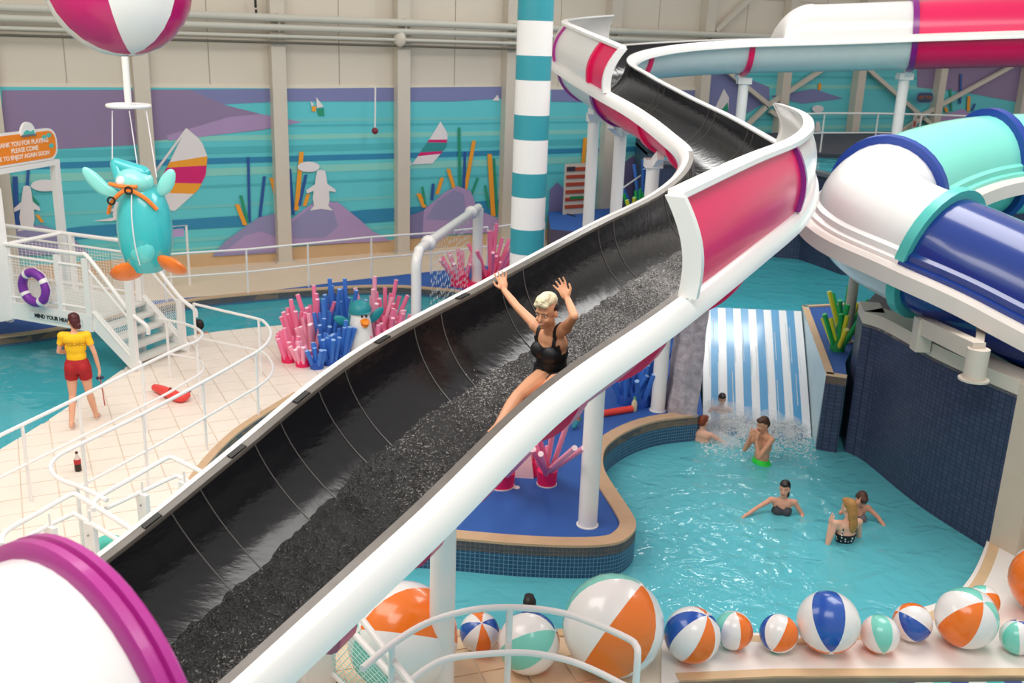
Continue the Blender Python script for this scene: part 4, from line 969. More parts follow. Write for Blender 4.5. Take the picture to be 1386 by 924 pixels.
for a in (0, pi / 2): MB().cone(hp + V((-.28 * cos(a), -.28 * sin(a), 0)), hp + V((.28 * cos(a), .28 * sin(a), 0)), .015, .015, 6).build('spoke', PAINT, t)
IP = dep(194, 305, 14.3)
for (x0, y0, x1, y1) in ((152, 150, 152, 228), (198, 150, 212, 240), (175, 150, 190, 250)):
    MB().cone(dep(x0, y0, bd), dep(x1, y1, 14.3), .008, .008, 5).build('rope', mat('white_rope', '#e8e4ea', .8), t)
k_ = 14.3 / FPX
def I(x, y, f=0.0):
    """inflatable's own frame: x across, y up (both in metres from its middle), f towards the hall's near side"""
    a = IP + V((1, 0, 0)) * x + V((0, 0, 1)) * (y) + V((-.15, -1, 0)) * f; return a
INF = thing('inflatable_penguin', 'aqua inflatable penguin with orange feet and webbing hanging on ropes', 'inflatable', I(0, -.75))
AQ = mat('aqua_vinyl', '#3fc0c6', .22, coat=.6, vary=.05); AQ2 = mat('aqua_vinyl_light', '#8fe3dc', .25, coat=.5, vary=.05); OV = mat('orange_vinyl', '#f47a18', .3, coat=.3)
MB().lathe([(0.02, -.66), (.2, -.64), (.31, -.5), (.37, -.25), (.385, .0), (.36, .25), (.3, .45), (.22, .58), (.12, .66), (.02, .69)], I(.02, -.02), 24).build('body', AQ, INF)
MB().ell(I(.10, -.30, .285), (.19, .09, .2), None, 14, 10).build('belly_patch', mat('aqua_vinyl_mid', '#62d0cf', .25, coat=.5), INF)
MB().tube(spline([I(.05, .56, .33), I(.07, .2, .42), I(.09, -.2, .43), I(.1, -.5, .36)], 4), .009, 5).build('front_cord', mat('white_rope', '#e8e4ea', .8), INF)
MB().ell(I(-.02, .64, .1), (.27, .22, .2), None, 14, 10).build('head', AQ2, INF)
hb_ = MB(); hb_.caps(I(-.22, .66, .08), I(-.3, .86, .02), .1, .09); hb_.caps(I(-.3, .87, .02), I(.1, .76, .1), .085, .11); hb_.build('hat', AQ, INF)
MB().ell(I(-.12, .66, .26), .075, None, 10, 8).build('bobble', PAINT, INF)
for s, pts in ((-1, [(-.3, .42), (-.5, .52), (-.66, .68), (-.76, .8)]), (1, [(.26, .46), (.36, .56), (.44, .7), (.5, .82)])):
    mb = MB(); P = spline([I(x, y, .05) for x, y in pts], 4); rows = []
    for i, p in enumerate(P):
        f = i / (len(P) - 1); w = .05 + .055 * sin(pi * min(1, f * 1.05)); T_ = (P[min(i + 1, len(P) - 1)] - P[max(0, i - 1)]).normalized(); S_ = T_.cross(V((0, 1, 0))).normalized()
        if f > .98: w = .02
        rows.append([p + S_ * (w * cos(a * pi / 6)) + V((0, 1, 0)) * (w * .45 * sin(a * pi / 6)) for a in range(12)])
    mb.grid(rows, closed=True); mb.build('flipper', AQ2, INF)
for s, cx in ((-1, -.22), (1, .42)):
    mb = MB(); mb.ell(I(cx, -.66 + (.12 if s > 0 else 0), .12), (.24, .24, .09), Matrix.Rotation(s * .4, 3, 'Y') @ Matrix.Rotation(-.6, 3, 'X'), 14, 8)
    mb.build('foot', OV, INF)
for pts in ([(-.36, .2), (-.25, .38), (-.02, .55), (.2, .46), (.34, .28)], [(-.3, .62), (-.1, .6), (.12, .6)]):
    MB().tube(spline([I(x, y, .38 * math.sqrt(max(.05, 1 - (x / .42) ** 2)) * (1 - max(0, y) * .45) + .05) for x, y in pts], 5), .03, 6).build('webbing', mat('orange_webbing', '#ef8232', .7), INF)
for x, y in ((-.23, .4), (.02, .55)): MB().tube([I(x + .05 * cos(a * pi / 6), y + .05 * sin(a * pi / 6), .36) for a in range(12)], .014, 6, closed=True).build('buckle', BLACKR, INF)

# ================================================================ noodle corals
NP = {'pink': (mat('noodle_pink', '#f87fa8', .6, vary=.1, vscale=2), mat('noodle_pink_end', '#ffc4d3', .6), mat('pot_pink', '#e8195f', .5)),
      'blue': (mat('noodle_blue', '#3a76cf', .6, vary=.1, vscale=2), mat('noodle_blue_end', '#8fb4e6', .6), mat('pot_blue', '#1c4ea8', .5)),
      'green': (mat('noodle_green', '#17b35a', .6, vary=.1), mat('noodle_green_end', '#5fdc8f', .6), mat('pot_green', '#128c48', .5)),
      'yellow': (mat('noodle_yellow', '#e9e63a', .6, vary=.1), mat('noodle_yellow_end', '#f7f6a0', .6), mat('pot_yellow', '#d8d22a', .5)),
      'red': (mat('noodle_red', '#e22a3c', .6, vary=.1), mat('noodle_red_end', '#f59a9a', .6), mat('pot_red', '#d9204a', .5)),
      'pale': (mat('noodle_pale', '#f9a3bd', .6, vary=.1), mat('noodle_pale_end', '#ffe0e8', .6), mat('pot_pink', '#e8195f'))}
def coral(lab, base, r, n, h, col, group, spread=.22, alt=None, ph=.14, nr=.033, seed=0, lean=(0, 0)):
    rn = random.Random(seed * 7 + 3); b = V(base); t = thing('noodle_coral', lab, 'foam noodles', b, group)
    P = NP[col]
    MB().lathe([(r, 0), (r * 1.02, ph * .9), (r * .98, ph), (r * .8, ph)], b, 14).build('pot', P[2], t, smooth=True)
    for k in range(n):
        m = NP[alt] if alt and k % 2 else P
        if k < max(1, n // 3): rr_, a = r * .3 * rn.random(), rn.random() * 6.28
        else: rr_, a = r * .72, 2 * pi * k / max(1, n - n // 3) + rn.uniform(-.3, .3)
        hh = h * rn.uniform(.72, 1.05) * (1 - .3 * (rr_ / r))
        p0 = b + V((rr_ * cos(a), rr_ * sin(a), ph * .6)); o_ = spread * h * (rr_ / r) * 1.4
        p1 = p0 + V((o_ * cos(a) + rn.uniform(-.05, .05) * h + lean[0] * hh, o_ * sin(a) + rn.uniform(-.05, .05) * h + lean[1] * hh, hh - ph * .6))
        MB().cone(p0, p1, nr, nr, 8, 0, 1).build('noodle', [m[0], m[1]], t)
    return t
gL = 'noodle corals around the penguin figure'
lst = [((391, 489), .13, .62, 'pink', 9, 'pink noodle coral at the far end of the cluster, nearest the stair'), ((410, 495), .125, .5, 'pale', 8, 'low pale pink noodle coral in front of the cluster'),
       ((402, 472), .13, .95, 'pink', 9, 'tall pink noodle coral behind the two front pink pots'), ((421, 478), .13, .8, 'pale', 8, 'pale pink noodle coral behind the low blue one'),
       ((429, 465), .13, 1.15, 'pink', 8, 'tallest pink noodle coral on the stair side of the blue ones'),
       ((429, 498), .12, .5, 'blue', 8, 'low blue noodle coral foremost in the cluster'), ((447, 493), .125, .68, 'blue', 9, 'blue noodle coral second from the penguin figure'), ((462, 487), .12, .82, 'blue', 8, 'blue noodle coral touching the penguin figure'),
       ((441, 478), .13, 1.0, 'blue', 8, 'mid-height blue noodle coral in the middle of the cluster'), ((452, 464), .13, 1.4, 'blue', 8, 'tall blue noodle coral at the back of the cluster'), ((471, 464), .13, 1.4, 'blue', 8, 'tall blue noodle coral straight behind the penguin figure'),
       ((512, 481), .13, .62, 'pink', 9, 'pink noodle coral at the penguin figure\'s feet by the flume rim'), ((507, 463), .13, 1.3, 'pale', 8, 'tallest pale pink noodle coral behind the penguin figure'), ((524, 472), .13, .9, 'pink', 9, 'pink noodle coral one pot away from the penguin figure'),
       ((523, 457), .13, 1.15, 'pink', 8, 'pink noodle coral at the back beside the shower arch'), ((540, 467), .13, .68, 'pale', 9, 'pale pink noodle coral half hidden by the flume rim'), ((552, 459), .12, .45, 'pink', 8, 'shortest pink noodle coral next to the shower arch')]
for i, ((x, y), r, h, c, n, lab) in enumerate(lst): coral(lab, Z(x, y, 0), r, n, h, c, gL, .16, None, .13, .04, i, (-.08 if x < 425 else (.1 if x > 515 else 0), 0))
gB = 'noodle corals by the shower arch'
for i, ((x, y), h, lab, ln) in enumerate((((622, 386), .95, 'splayed pink noodle coral at the pool side of the shower arch', (-.15, 0)), ((665, 384), 1.5, 'tall pink noodle coral beside the shower arch leg', (.08, 0)), ((680, 381), .9, 'pink noodle coral leaning towards the striped column', (.3, 0)))):
    coral(lab, Z(x, y, 0), .22, 13, h, 'pink', gB, .3, 'pale' if i == 0 else None, .3, .045, 40 + i, ln)
gI = 'noodle corals on the blue island'
t = thing('noodle_coral', 'wide pink pot with six long splayed noodles on the island', 'foam noodles', Z(740, 658, 0), gI); c = Z(740, 655, 0)
MB().lathe([(.125, 0), (.135, .2), (.11, .21), (.02, .2)], c, 18).build('pot', NP['pink'][2], t); MB().lathe([(.133, 0), (.136, .015), (.1, .016)], c, 18).build('rim', PAINT, t)
for (x, y, d) in ((726, 583, 11.9), (732, 614, 11.5), (750, 573, 12.2), (768, 572, 12.4), (778, 606, 11.3), (790, 606, 11.7), (722, 608, 11.8)):
    MB().cone(c + V((random.uniform(-.05, .05), random.uniform(-.05, .05), .14)), dep(x, y, d), .034, .034, 9, 0, 1).build('noodle', [NP['pale'][0] if x > 740 else NP['pink'][0], NP['pale'][1]], t)
t = thing('noodle_coral', 'pink pot with one noodle leaning over and red noodles, under the flume', 'foam noodles', Z(678, 660, 0), gI); c = Z(678, 657, 0)
MB().lathe([(.17, 0), (.18, .2), (.15, .21), (.02, .2)], c, 18).build('pot', NP['pink'][2], t); MB().lathe([(.178, 0), (.181, .015), (.1, .016)], c, 18).build('rim', PAINT, t)
for k, (x, y, d) in enumerate(((720, 608, 11.7), (700, 600, 12.2), (708, 596, 12.5), (690, 604, 12.0), (682, 615, 11.8), (668, 622, 11.9), (713, 594, 12.7))):
    MB().cone(c + V((random.uniform(-.08, .08), random.uniform(-.06, .06), .14)), dep(x, y, d), .036, .036, 9, 0, 1).build('noodle', [NP['pale' if k == 0 else 'red'][0], NP['pale' if k == 0 else 'red'][1]], t)
coral('pink pot behind the splayed noodles, its noodles leaning to the flume', Z(727, 640, 0), .13, 7, .55, 'pink', gI, .2, None, .2, .036, 61, (-.2, .1))
t = thing('planter_box', 'pale pink tapered box standing between the two pink pots', 'box', Z(708, 645, 0)); c = Z(705, 642, 0)
m_ = MB(); a = [c + V(q) for q in ((-.25, -.1, 0), (.17, -.12, 0), (.2, .25, 0), (-.25, .25, 0))]; b = [c + V(q) for q in ((-.2, -.06, .32), (.12, -.08, .32), (.15, .2, .32), (-.2, .2, .32))]
m_.add(a + b, [(3, 2, 1, 0), (4, 5, 6, 7), (0, 1, 5, 4), (1, 2, 6, 5), (2, 3, 7, 6), (3, 0, 4, 7)]); m_.build('box', mat('pale_pink_box', '#efcdd0', .6), t, smooth=False)
for i, ((x, y), h, lab) in enumerate((((848, 545), .75, 'blue noodle coral on the island farthest from the stone pillar'), ((866, 548), .8, 'blue noodle coral on the island beside the white post'), ((872, 535), 1.2, 'tall blue noodle coral close behind the white post'), ((852, 530), 1.1, 'tall blue noodle coral hidden up to its middle by the flume'))):
    coral(lab, Z(x, y, 0), .16, 10, h, 'blue', gI, .25, None, .16, .038, 70 + i)
p = Z(870, 500, .3); t = thing('foam_block', 'orange foam piece lying among the blue island noodles', 'foam', (p.x, p.y, 0)); MB().caps(V((p.x - .12, p.y, 1.05)), V((p.x + .12, p.y, 1.1)), .06, .06).build('foam', ORANGE, t)
for q in t.children: pass
a, b = Z(800, 562, .05), Z(855, 553, .05); t = thing('foam_noodle', 'red foam noodle lying on the blue island floor', 'foam noodle', a); MB().cone(a, b, .055, .055, 12).build('tube', mat('red_foam', '#f0453a', .6), t)
q = Z(858, 556, 0); t = thing('bottle', 'small yellow capped bottle standing at the red noodle\'s end', 'bottle', q); MB().lathe([(.04, 0), (.045, .02), (.045, .14), (.025, .18), (.02, .2)], q, 12).build('body', mat('pale_yellow_plastic', '#d6cfa6', .4), t); MB().cone(q + V((0, 0, .2)), q + V((0, 0, .235)), .024, .022, 10).build('cap', mat('green_plastic', '#6fae7e', .5), t)
gR = 'noodle corals on the far decks'
for i, (b, r, h, n, c, alt, lab, ln) in enumerate(((Z(1133, 474, UZ), .12, .8, 10, 'green', 'yellow', 'green and yellow noodle coral in front of the slim white post', (-.05, 0)), (Z(1140, 448, UZ), .12, .85, 9, 'green', 'yellow', 'green and yellow noodle coral behind the slim white post', (.05, .1)),
        (V((6.35, 15.4, NT - .05)), .2, .75, 14, 'green', 'yellow', 'green noodle coral at the raised pool corner below the yellow one', (-.1, 0)), (V((6.75, 15.6, NT + .25)), .2, .55, 14, 'yellow', None, 'yellow noodle coral spilling over the raised pool corner', (.1, -.1)),
        (dep(858, 285, 26.3), .2, .9, 9, 'yellow', None, 'yellow noodle coral on the stage behind the flume', (-.1, 0)), (dep(866, 283, 26.8), .2, 1.15, 9, 'green', None, 'green noodle coral on the stage behind the yellow one', (0, 0)), (dep(872, 280, 27.2), .22, 1.9, 9, 'blue', None, 'blue noodle coral on the stage beside the sloping handrail', (0, 0)), (dep(902, 272, 27.4), .24, 1.9, 10, 'blue', 'green', 'blue and green noodle coral seen through the flume bend', (0, 0)))):
    if i >= 4: b.z = .85
    coral(lab, b, r, n, h, c, gR, .3, alt, .14, .05 if i > 1 else .04, 80 + i, ln)
# striped inflatable and hatch on the raised pool
q = V((6.65, 15.15, NT + .05)); t = thing('striped_float', 'white and navy striped float standing behind the raised pool curb', 'float', q)
for k in range(7):
    a = k * .075; m_ = MB(); m_.slab([q + V((.28 + .25 * sin(k * .2), .0, a)), q + V((.55 + .2 * sin(k * .2), -.1, a + .12)), q + V((.57 + .2 * sin(k * .2), -.1, a + .18)), q + V((.3 + .25 * sin(k * .2), .0, a + .06))], (.03, .12, 0)); m_.build('stripe', mat('float_navy', '#2c4678', .5) if k % 2 else PAINT, t, smooth=False)
MB().tube(spline([q + V((.24, .0, -.05)), q + V((.2, .02, .3)), q + V((.4, -.02, .62)), q + V((.7, -.1, .55)), q + V((.72, -.14, .2)), q + V((.6, -.14, -.05))], 4), .05, 8).build('border', PAINT, t)

# ================================================================ striped column, arch, notice board, hanging bits
c = V((.20, 16.9, 0)); t = thing('striped_column', 'thick round column banded white and teal behind the flume', 'column', c)
TB = mat('column_teal', '#2f95a3', .45, vary=.03); zs = []
ys = [(-60, 1), (28, 0), (75, 1), (108, 0), (155, 1), (188, 0), (233, 1), (265, 0), (308, 1), (341, 0)]
zb = [YP(718, y, 16.9).z for y, _ in ys]; ed = [9.2] + zb[1:] + [0]
ed = sorted(ed, reverse=True); colr = [1, 0, 1, 0, 1, 0, 1, 0, 1, 0]
step = (zb[1] - zb[9]) / 8
for k in range(10):
    z1, z0 = ed[k], ed[k + 1]
    MB().cone((c.x, c.y, z0), (c.x, c.y, z1), .292 if colr[k] else .29, .292 if colr[k] else .29, 40).build('band', TB if colr[k] else PAINT, t)
l0, r0_ = Z(563, 470, 0), Z(645, 387, 0); r0_ = V((r0_.x, r0_.y, 0)); zt = 1.82
lx = YP(563, 345, l0.y)
t = thing('shower_arch', 'white pipe arch raining thin jets beside the back pool', 'shower arch', l0)
top0 = V((l0.x, l0.y, zt))
arc = [l0, V((l0.x, l0.y, 1.2)), V((l0.x, l0.y, zt - .22)), V((l0.x, l0.y, zt - .06)).lerp(V((r0_.x, r0_.y, zt)), .03), top0.lerp(V((r0_.x, r0_.y, zt + .02)), .12), top0.lerp(V((r0_.x, r0_.y, zt + .02)), .85), V((r0_.x, r0_.y, zt + .02))]
MB().tube(spline(arc, 4), .095, 14).build('arch_pipe', WHITE, t)
MB().cone(r0_, V((r0_.x, r0_.y, zt)), .12, .12, 16).build('leg', WHITE, t)
for f in (.16, .86): p_ = top0.lerp(V((r0_.x, r0_.y, zt + .02)), f); MB().ell(p_, (.15, .15, .15), None, 14, 10).build('joint', WHITE, t)
MB().lathe([(.42, 0), (.42, .06), (.3, .1), (.14, .12)], r0_, 24).build('base', NP['pink'][2], t)
jt = MB()
for k in range(34):
    f = .2 + .62 * k / 33; p = top0.lerp(V((r0_.x, r0_.y, zt)), f)
    for s in range(12):
        z = zt - .12 - s * .15 - random.random() * .08
        if z < .0: break
        jt.box(p + V((random.uniform(-.01, .01), random.uniform(-.01, .01), z - p.z)), (.008, .008, .07))
jt.build('water_jet', mat('jet_water', '#dfeef2', .15), t, kind='stuff', smooth=False, normals=False)
# notice board
nb0 = on_plane(780, 256, Ws(8, 0, .75), WN); X_ = WD; w2, h2 = .42, .72
t = thing('notice_board', 'white board with red stripes standing on the blue stage', 'board', nb0 - V((0, 0, h2)))
def nbp(name, x0, x1, z0, z1, off, m):
    m_ = MB(); m_.slab([nb0 + X_ * x0 + V((0, 0, z0)) + WN * off, nb0 + X_ * x1 + V((0, 0, z0)) + WN * off, nb0 + X_ * x1 + V((0, 0, z1)) + WN * off, nb0 + X_ * x0 + V((0, 0, z1)) + WN * off], WN * .02); m_.build(name, m, t, smooth=False)
nbp('board', -w2, w2, -h2, h2, 0, mat('board_white', '#d6cbbd', .6))
for k in range(6): nbp('stripe', -w2 + .05, w2 - .05, h2 - .2 - k * .21, h2 - .1 - k * .21, .021, mat('board_red', '#b34a30', .6))
nbp('green_bar', -.22, .22, -.27, -.19, .03, mat('board_green', '#1f8a4c', .6)); nbp('dark_patch', -w2 + .05, -.1, h2 - .2, h2 - .08, .03, mat('board_dark', '#3a3340', .6))
m_ = MB(); q_ = nb0 + V((0, 0, -h2)); m_.slab([q_ + X_ * -.3 + WN * .02, q_ + X_ * -.25 + WN * .02, q_ + X_ * -.22 + V((0, 0, -.0)) + WN * .4, q_ + X_ * -.27 + WN * .4], (0, 0, .05)); m_.build('foot', BLACKR, t, smooth=False)
# bobble hanging on a cord
a = Wp(508, 118, .5); b = Wp(507.5, 177, .5); t = thing('hanging_bobble', 'dark red bobble hanging on a white cord before the mural', 'bobble', b)
MB().cone(a, b, .02, .02, 6).build('cord', PAINT, t); MB().ell(b, .085, None, 10, 8).build('bobble', mat('wine_red', '#7c2438', .5), t)
# round wall speaker and junction box
q = Wp(541, 53, .45); t = thing('junction_box', 'cream junction box on the column under the wall pipes', 'box', q); MB().ell(q, (.16, .12, .2), None, 12, 8).build('box', CREAM2, t)
for nm, x, y in (('camera', 346, 9), ('camera', 347, 24)):
    q = Wp(x, y, .3); t = thing('wall_hook', 'small dark hook on the cladding %s' % ('at the very top' if y < 15 else 'just above the wall pipes'), 'hook', q); MB().caps(q, q + V((0, 0, .16)), .03, .03).build('hook', BLACKR, t)
# dark blue tall inflatable at the wall's end
q = Ws(-8.3, 0, 1.1); t = thing('banner', 'dark blue banner with white edge standing beside the end column', 'banner', q)
m_ = MB(); m_.slab([q + V((0, 0, 1.3)), q + WD * .42 + V((0, 0, 1.3)), q + WD * .42 + V((0, 0, 3.4)), q + WD * .3 + V((0, 0, 3.65)), q + V((0, 0, 3.65))], WN * .08); m_.build('panel', mat('banner_blue', '#143a74', .5), t, smooth=False)
for z in (2.4, 3.1): m_ = MB(); m_.slab([q + V((0, 0, z)) + WN * .082, q + WD * .42 + V((0, 0, z)) + WN * .082, q + WD * .42 + V((0, 0, z + .05)) + WN * .082, q + V((0, 0, z + .05)) + WN * .082], WN * .01); m_.build('band', PAINT, t, smooth=False)
m_ = MB(); m_.beam(q + WD * .2, q + WD * .2 + V((0, 0, 1.3)), .1, .1, up=WN); m_.build('stand', PAINT, t, smooth=False)
# hall signs on the far side
q = Wp(1251, 132, .42); t = thing('sign', 'small blue edged sign with orange words on the far column', 'sign', q)
plate('board', rr(.44, .19, .18), 0, .03, mat('sign_edge', '#5f8fb0', .5), t, q, WD, V((0, 0, 1)), WN); f_ = plate('face', rr(.4, .155, .15), .03, .01, mat('sign_navy', '#1d3f63', .5), t, q, WD, V((0, 0, 1)), WN)
lettering('WET FUN', .16, q + WN * .045, WD, V((0, 0, 1)), mat('sign_amber', '#a8683c', .6), f_, .003)
q = Wp(1238, 163, .42); t = thing('notice', 'small white notice with red marks at the crossing of the braces', 'notice', q)
plate('sheet', rr(.1, .3, .02), 0, .015, mat('sheet_white', '#bdb5ab', .6), t, q, WD, V((0, 0, 1)), WN); plate('mark', [(-.06, -.2), (.06, -.2), (.06, -.02), (-.06, -.02)], .016, .004, mat('mark_red', '#a8433f', .6), t, q, WD, V((0, 0, 1)), WN)
q = dep(1096, 298, 20.6); t = thing('sign', 'teal round ended sign with pale border on the navy basin wall', 'sign', q)
X2 = (V((7.3, 21.8, 0)) - V((6.75, 23.35, 0))).normalized(); N2 = V((X2.y, -X2.x, 0)); N2 = N2 if N2.dot(CAM0 - q) > 0 else -N2
q = on_plane(1093, 298, V((7.02, 22.58, 0)) + N2 * .12, N2); t.location = q; ORG[t.name] = q
X3 = X2 if X2.dot(RC) > 0 else -X2
plate('board', rr(.42, .24, .23), 0, .03, mat('sign_pale', '#a9c9d6', .5), t, q, X3, V((0, 0, 1)), N2); plate('face', rr(.37, .19, .18), .03, .01, mat('sign_teal', '#2587a0', .5), t, q, X3, V((0, 0, 1)), N2); plate('mark', [(-.12, -.1), (.02, -.1), (.0, .1), (-.1, .1)], .041, .005, mat('mark_salmon', '#c46a5a', .6), t, q, X3, V((0, 0, 1)), N2)
# rescue can and bottle on the deck
P_ = spline([Z(209, 524, .07), Z(220, 528, .08), Z(234, 534, .08), Z(246, 538, .08), Z(254, 534, .08)], 4); t = thing('rescue_tube', 'red bent rescue float lying on the deck tiles', 'rescue float', Z(235, 536, 0))
MB().tube(P_, [.055 + .03 * sin(pi * k / (len(P_) - 1)) for k in range(len(P_))], 10).build('float', mat('rescue_red', '#ee4a43', .5), t)
MB().tube([P_[7] + V((0, 0, .0)) + V((.0, .08 * cos(a * pi / 6), .09 * sin(a * pi / 6))) for a in range(12)], .012, 5, closed=True).build('strap', mat('strap_dark', '#7a2320', .7), t); MB().tube([P_[-1], P_[-1] + V((.08, .05, .12)), P_[-1] + V((.02, .12, .06))], .012, 5).build('cord', mat('strap_dark', '#7a2320', .7), t)
q = Z(106, 637, 0); t = thing('bottle', 'small dark drink bottle with red band on the deck tiles', 'bottle', q)
MB().lathe([(.038, 0), (.044, .02), (.043, .10), (.044, .11)], q, 14).build('body', mat('cola_dark', '#2a120c', .15), t); MB().lathe([(.0445, .105), (.0445, .16), (.04, .17)], q, 14).build('band', mat('band_red', '#b5222c', .4), t)
MB().lathe([(.04, .168), (.028, .20), (.016, .225), (.016, .25)], q, 14).build('neck', mat('clear_plastic', '#d9c9c2', .15), t); MB().cone(q + V((0, 0, .247)), q + V((0, 0, .27)), .018, .018, 10).build('cap', mat('cola_dark', '#2a120c'), t)
q = Z(699, 660, 0); t = thing('cup', 'small white cup lid lying on the blue island floor', 'lid', q); MB().lathe([(.045, 0), (.045, .012), (.035, .018)], q, 12).build('lid', PAINT, t)

# ================================================================ beach balls
gP = 'beach balls along the pool edge'
def spin_to(c, pole, wdir, n):
    A = view(pole[0], pole[1], c).normalized(); R = frame(A, V((.1, .2, 1)).normalized()); f = (CAM0 - c).normalized(); y = f.cross(RC).normalized(); x = y.cross(f)
    D = R.transposed() @ (x * wdir[0] + y * wdir[1] + f * (wdir[2] if len(wdir) > 2 else 0)); return A, math.atan2(D.y, D.x) - pi / n
def bball(lab, px, py, rp, z0, pole, wdir, cols):
    d = 6.0
    while d < 16:
        c = dep(px, py, d); r = rp / FPX * d
        if c.z - r <= z0: break
        d += .01
    A, sp = spin_to(c, pole, wdir, len(cols)); return ball('beach_ball', lab, c, r, A, sp, cols, 'beach ball', gP)
zz = -.29
bball('huge white and orange beach ball half hidden behind the nearest white post', 545, 862, 75, -.298, (-.76, .13), (1, .25), [BO, BW, BT, BW, BT, BW])
bball('small ball in eight orange, white and blue wedges beside the nearest post', 649, 855, 27, -.298, (.1, .43), (.15, -1), [BO, BW, BB, BW, BO, BW, BB, BW])
bball('mid-size ball with blue top and aqua side behind the curved rail', 716, 870, 42, -.298, (.84, .38), (-1, -.02), [BW, BT, BW, BO, BW, BB])
bball('biggest orange and white ball with an aqua edge behind the curved rail end', 830, 846, 69, -.298, (.58, .76), (.35, -.27, .9), [BO, BW, BT, BW, BT, BW])
bball('orange, white and blue ball just past the biggest one', 937, 859, 38, zz, (.55, .66), (-.25, -1), [BO, BW, BB, BW, BO, BW, BB, BW])
bball('small white ball with one orange stripe between two larger blue ones', 993, 853, 26, zz, (.12, .93), (.3, -1), [BO, BW, BB, BW, BT, BW])
bball('small ball with blue and orange sides and a white middle', 1054, 857, 26, zz, (-.4, -.86), (.35, 1), [BW, BB, BW, BT, BW, BO])
bball('large ball with one broad blue wedge facing the pool hall', 1121, 842, 42, zz, (.02, -.92), (0, 1), [BB, BW, BO, BW, BO, BW])
bball('white ball with an aqua wedge and orange edge', 1191, 858, 26, zz, (.1, -.95), (-.05, 1), [BT, BW, BO, BW, BO, BW])
bball('small tilted ball with blue wedge and orange crown', 1235, 842, 26, zz, (-.6, .55), (.6, -.75), [BB, BW, BO, BW, BO, BW])
bball('large ball with a broad orange wedge and aqua sides near the beige curb', 1308, 836, 41, zz, (.56, .5), (-.75, -.75), [BO, BW, BT, BW, BT, BW])
bball('small mostly white ball peeking out behind the large orange wedge ball', 1330, 814, 22, zz, (.2, .5), (1, -.3), [BO, BW, BT, BW, BO, BW])
bball('big orange and white ball cut off by the frame, on the white platform', 1418, 785, 49, zz, (-.1, .93), (-.5, -1), [BO, BW, BT, BW, BT, BW])
bball('small aqua and white ball below the cut-off orange one', 1377, 862, 23, zz, (.1, .9), (-.3, -1), [BT, BW, BB, BW, BB, BW])

# foam at the foot of the striped slide: clumps of froth and drops
fo = MB(); rn = random.Random(3)
for _ in range(5200):
    u = rn.random(); d_ = abs(rn.gauss(0, .45)); hh = max(0, .36 - d_ * .42) * rn.random() * (.5 + .8 * sin(pi * u)) * (.6 + .6 * noise.noise(V((u * 5, 2, 0))))
    b_ = slide_pt(u, .06); p = V((b_.x - d_ * .1 + rn.gauss(0, .05), b_.y - d_ + .38, -.4 + max(.0, hh))); s = rn.uniform(.004, .017) * (1.5 if d_ < .25 else 1)
    fo.add([p + V(q) * s for q in ((1.3, 0, 0), (-.6, 1.1, 0), (-.6, -1.1, 0), (0, 0, .8), (0, 0, -.6))], [(0, 1, 3), (1, 2, 3), (2, 0, 3), (1, 0, 4), (2, 1, 4), (0, 2, 4)])
FOAM = bpy.data.materials.new('pool_foam'); FOAM.use_nodes = True; fb = FOAM.node_tree.nodes['Principled BSDF']; fb.inputs['Base Color'].default_value = lin('#f4fafc'); fb.inputs['Roughness'].default_value = .5; fb.inputs['Alpha'].default_value = .7
o = fo.build('foam', FOAM, None, kind='stuff', normals=False); tag(o, 'white froth churning where the striped slide meets the pool', 'foam')
# drifting mist over the churning water
mi = MB(); rn = random.Random(9)
for _ in range(46):
    u = rn.uniform(.05, .8); d_ = abs(rn.gauss(0, .3)); b_ = slide_pt(u, .1); r_ = rn.uniform(.09, .2)
    mi.ell((b_.x, b_.y + .3 - d_, -.36 + max(.04, .38 - d_ * .5) * rn.uniform(.2, .9)), (r_ * 1.3, r_, r_ * .8), None, 10, 7)
MIST = bpy.data.materials.new('mist'); MIST.use_nodes = True; nt = MIST.node_tree; nt.nodes.remove(nt.nodes['Principled BSDF'])
vs = nt.nodes.new('ShaderNodeVolumeScatter'); vs.inputs['Density'].default_value = 3.2; vs.inputs['Color'].default_value = (.97, .99, 1, 1); nt.links.new(vs.outputs[0], nt.nodes['Material Output'].inputs['Volume'])
o = mi.build('mist', MIST, None, kind='stuff', normals=False); tag(o, 'white mist hanging over the froth at the striped slide', 'mist')
# ================================================================ people
import numpy as np
def remesh(mb, vox, it=4, fac=.5):
    me = bpy.data.meshes.new('body_tmp'); me.from_pydata(mb.v, [], mb.f)
    ob = bpy.data.objects.new('body_tmp', me); COL.objects.link(ob)
    m = ob.modifiers.new('r', 'REMESH'); m.mode = 'VOXEL'; m.voxel_size = vox
    s = ob.modifiers.new('s', 'SMOOTH'); s.factor = fac; s.iterations = it
    dg = bpy.context.evaluated_depsgraph_get(); out = bpy.data.meshes.new_from_object(ob.evaluated_get(dg))
    bpy.data.objects.remove(ob); bpy.data.meshes.remove(me)
    out.polygons.foreach_set('use_smooth', [True] * len(out.polygons)); return out
def link_mesh(name, me, mats, parent, label=None):
    o0 = ORG[parent.name]; me.transform(Matrix.Translation(-o0)); me.materials.clear()
    for m in (mats if isinstance(mats, (list, tuple)) else [mats]): me.materials.append(m)
    o = bpy.data.objects.new(name, me); COL.objects.link(o); o.parent = parent; ORG[o.name] = o0
    if label: o['label'] = label
    return o
def skin(name, col): return mat('skin_' + name, col, .5, vary=.08, vscale=14, sss=.12)
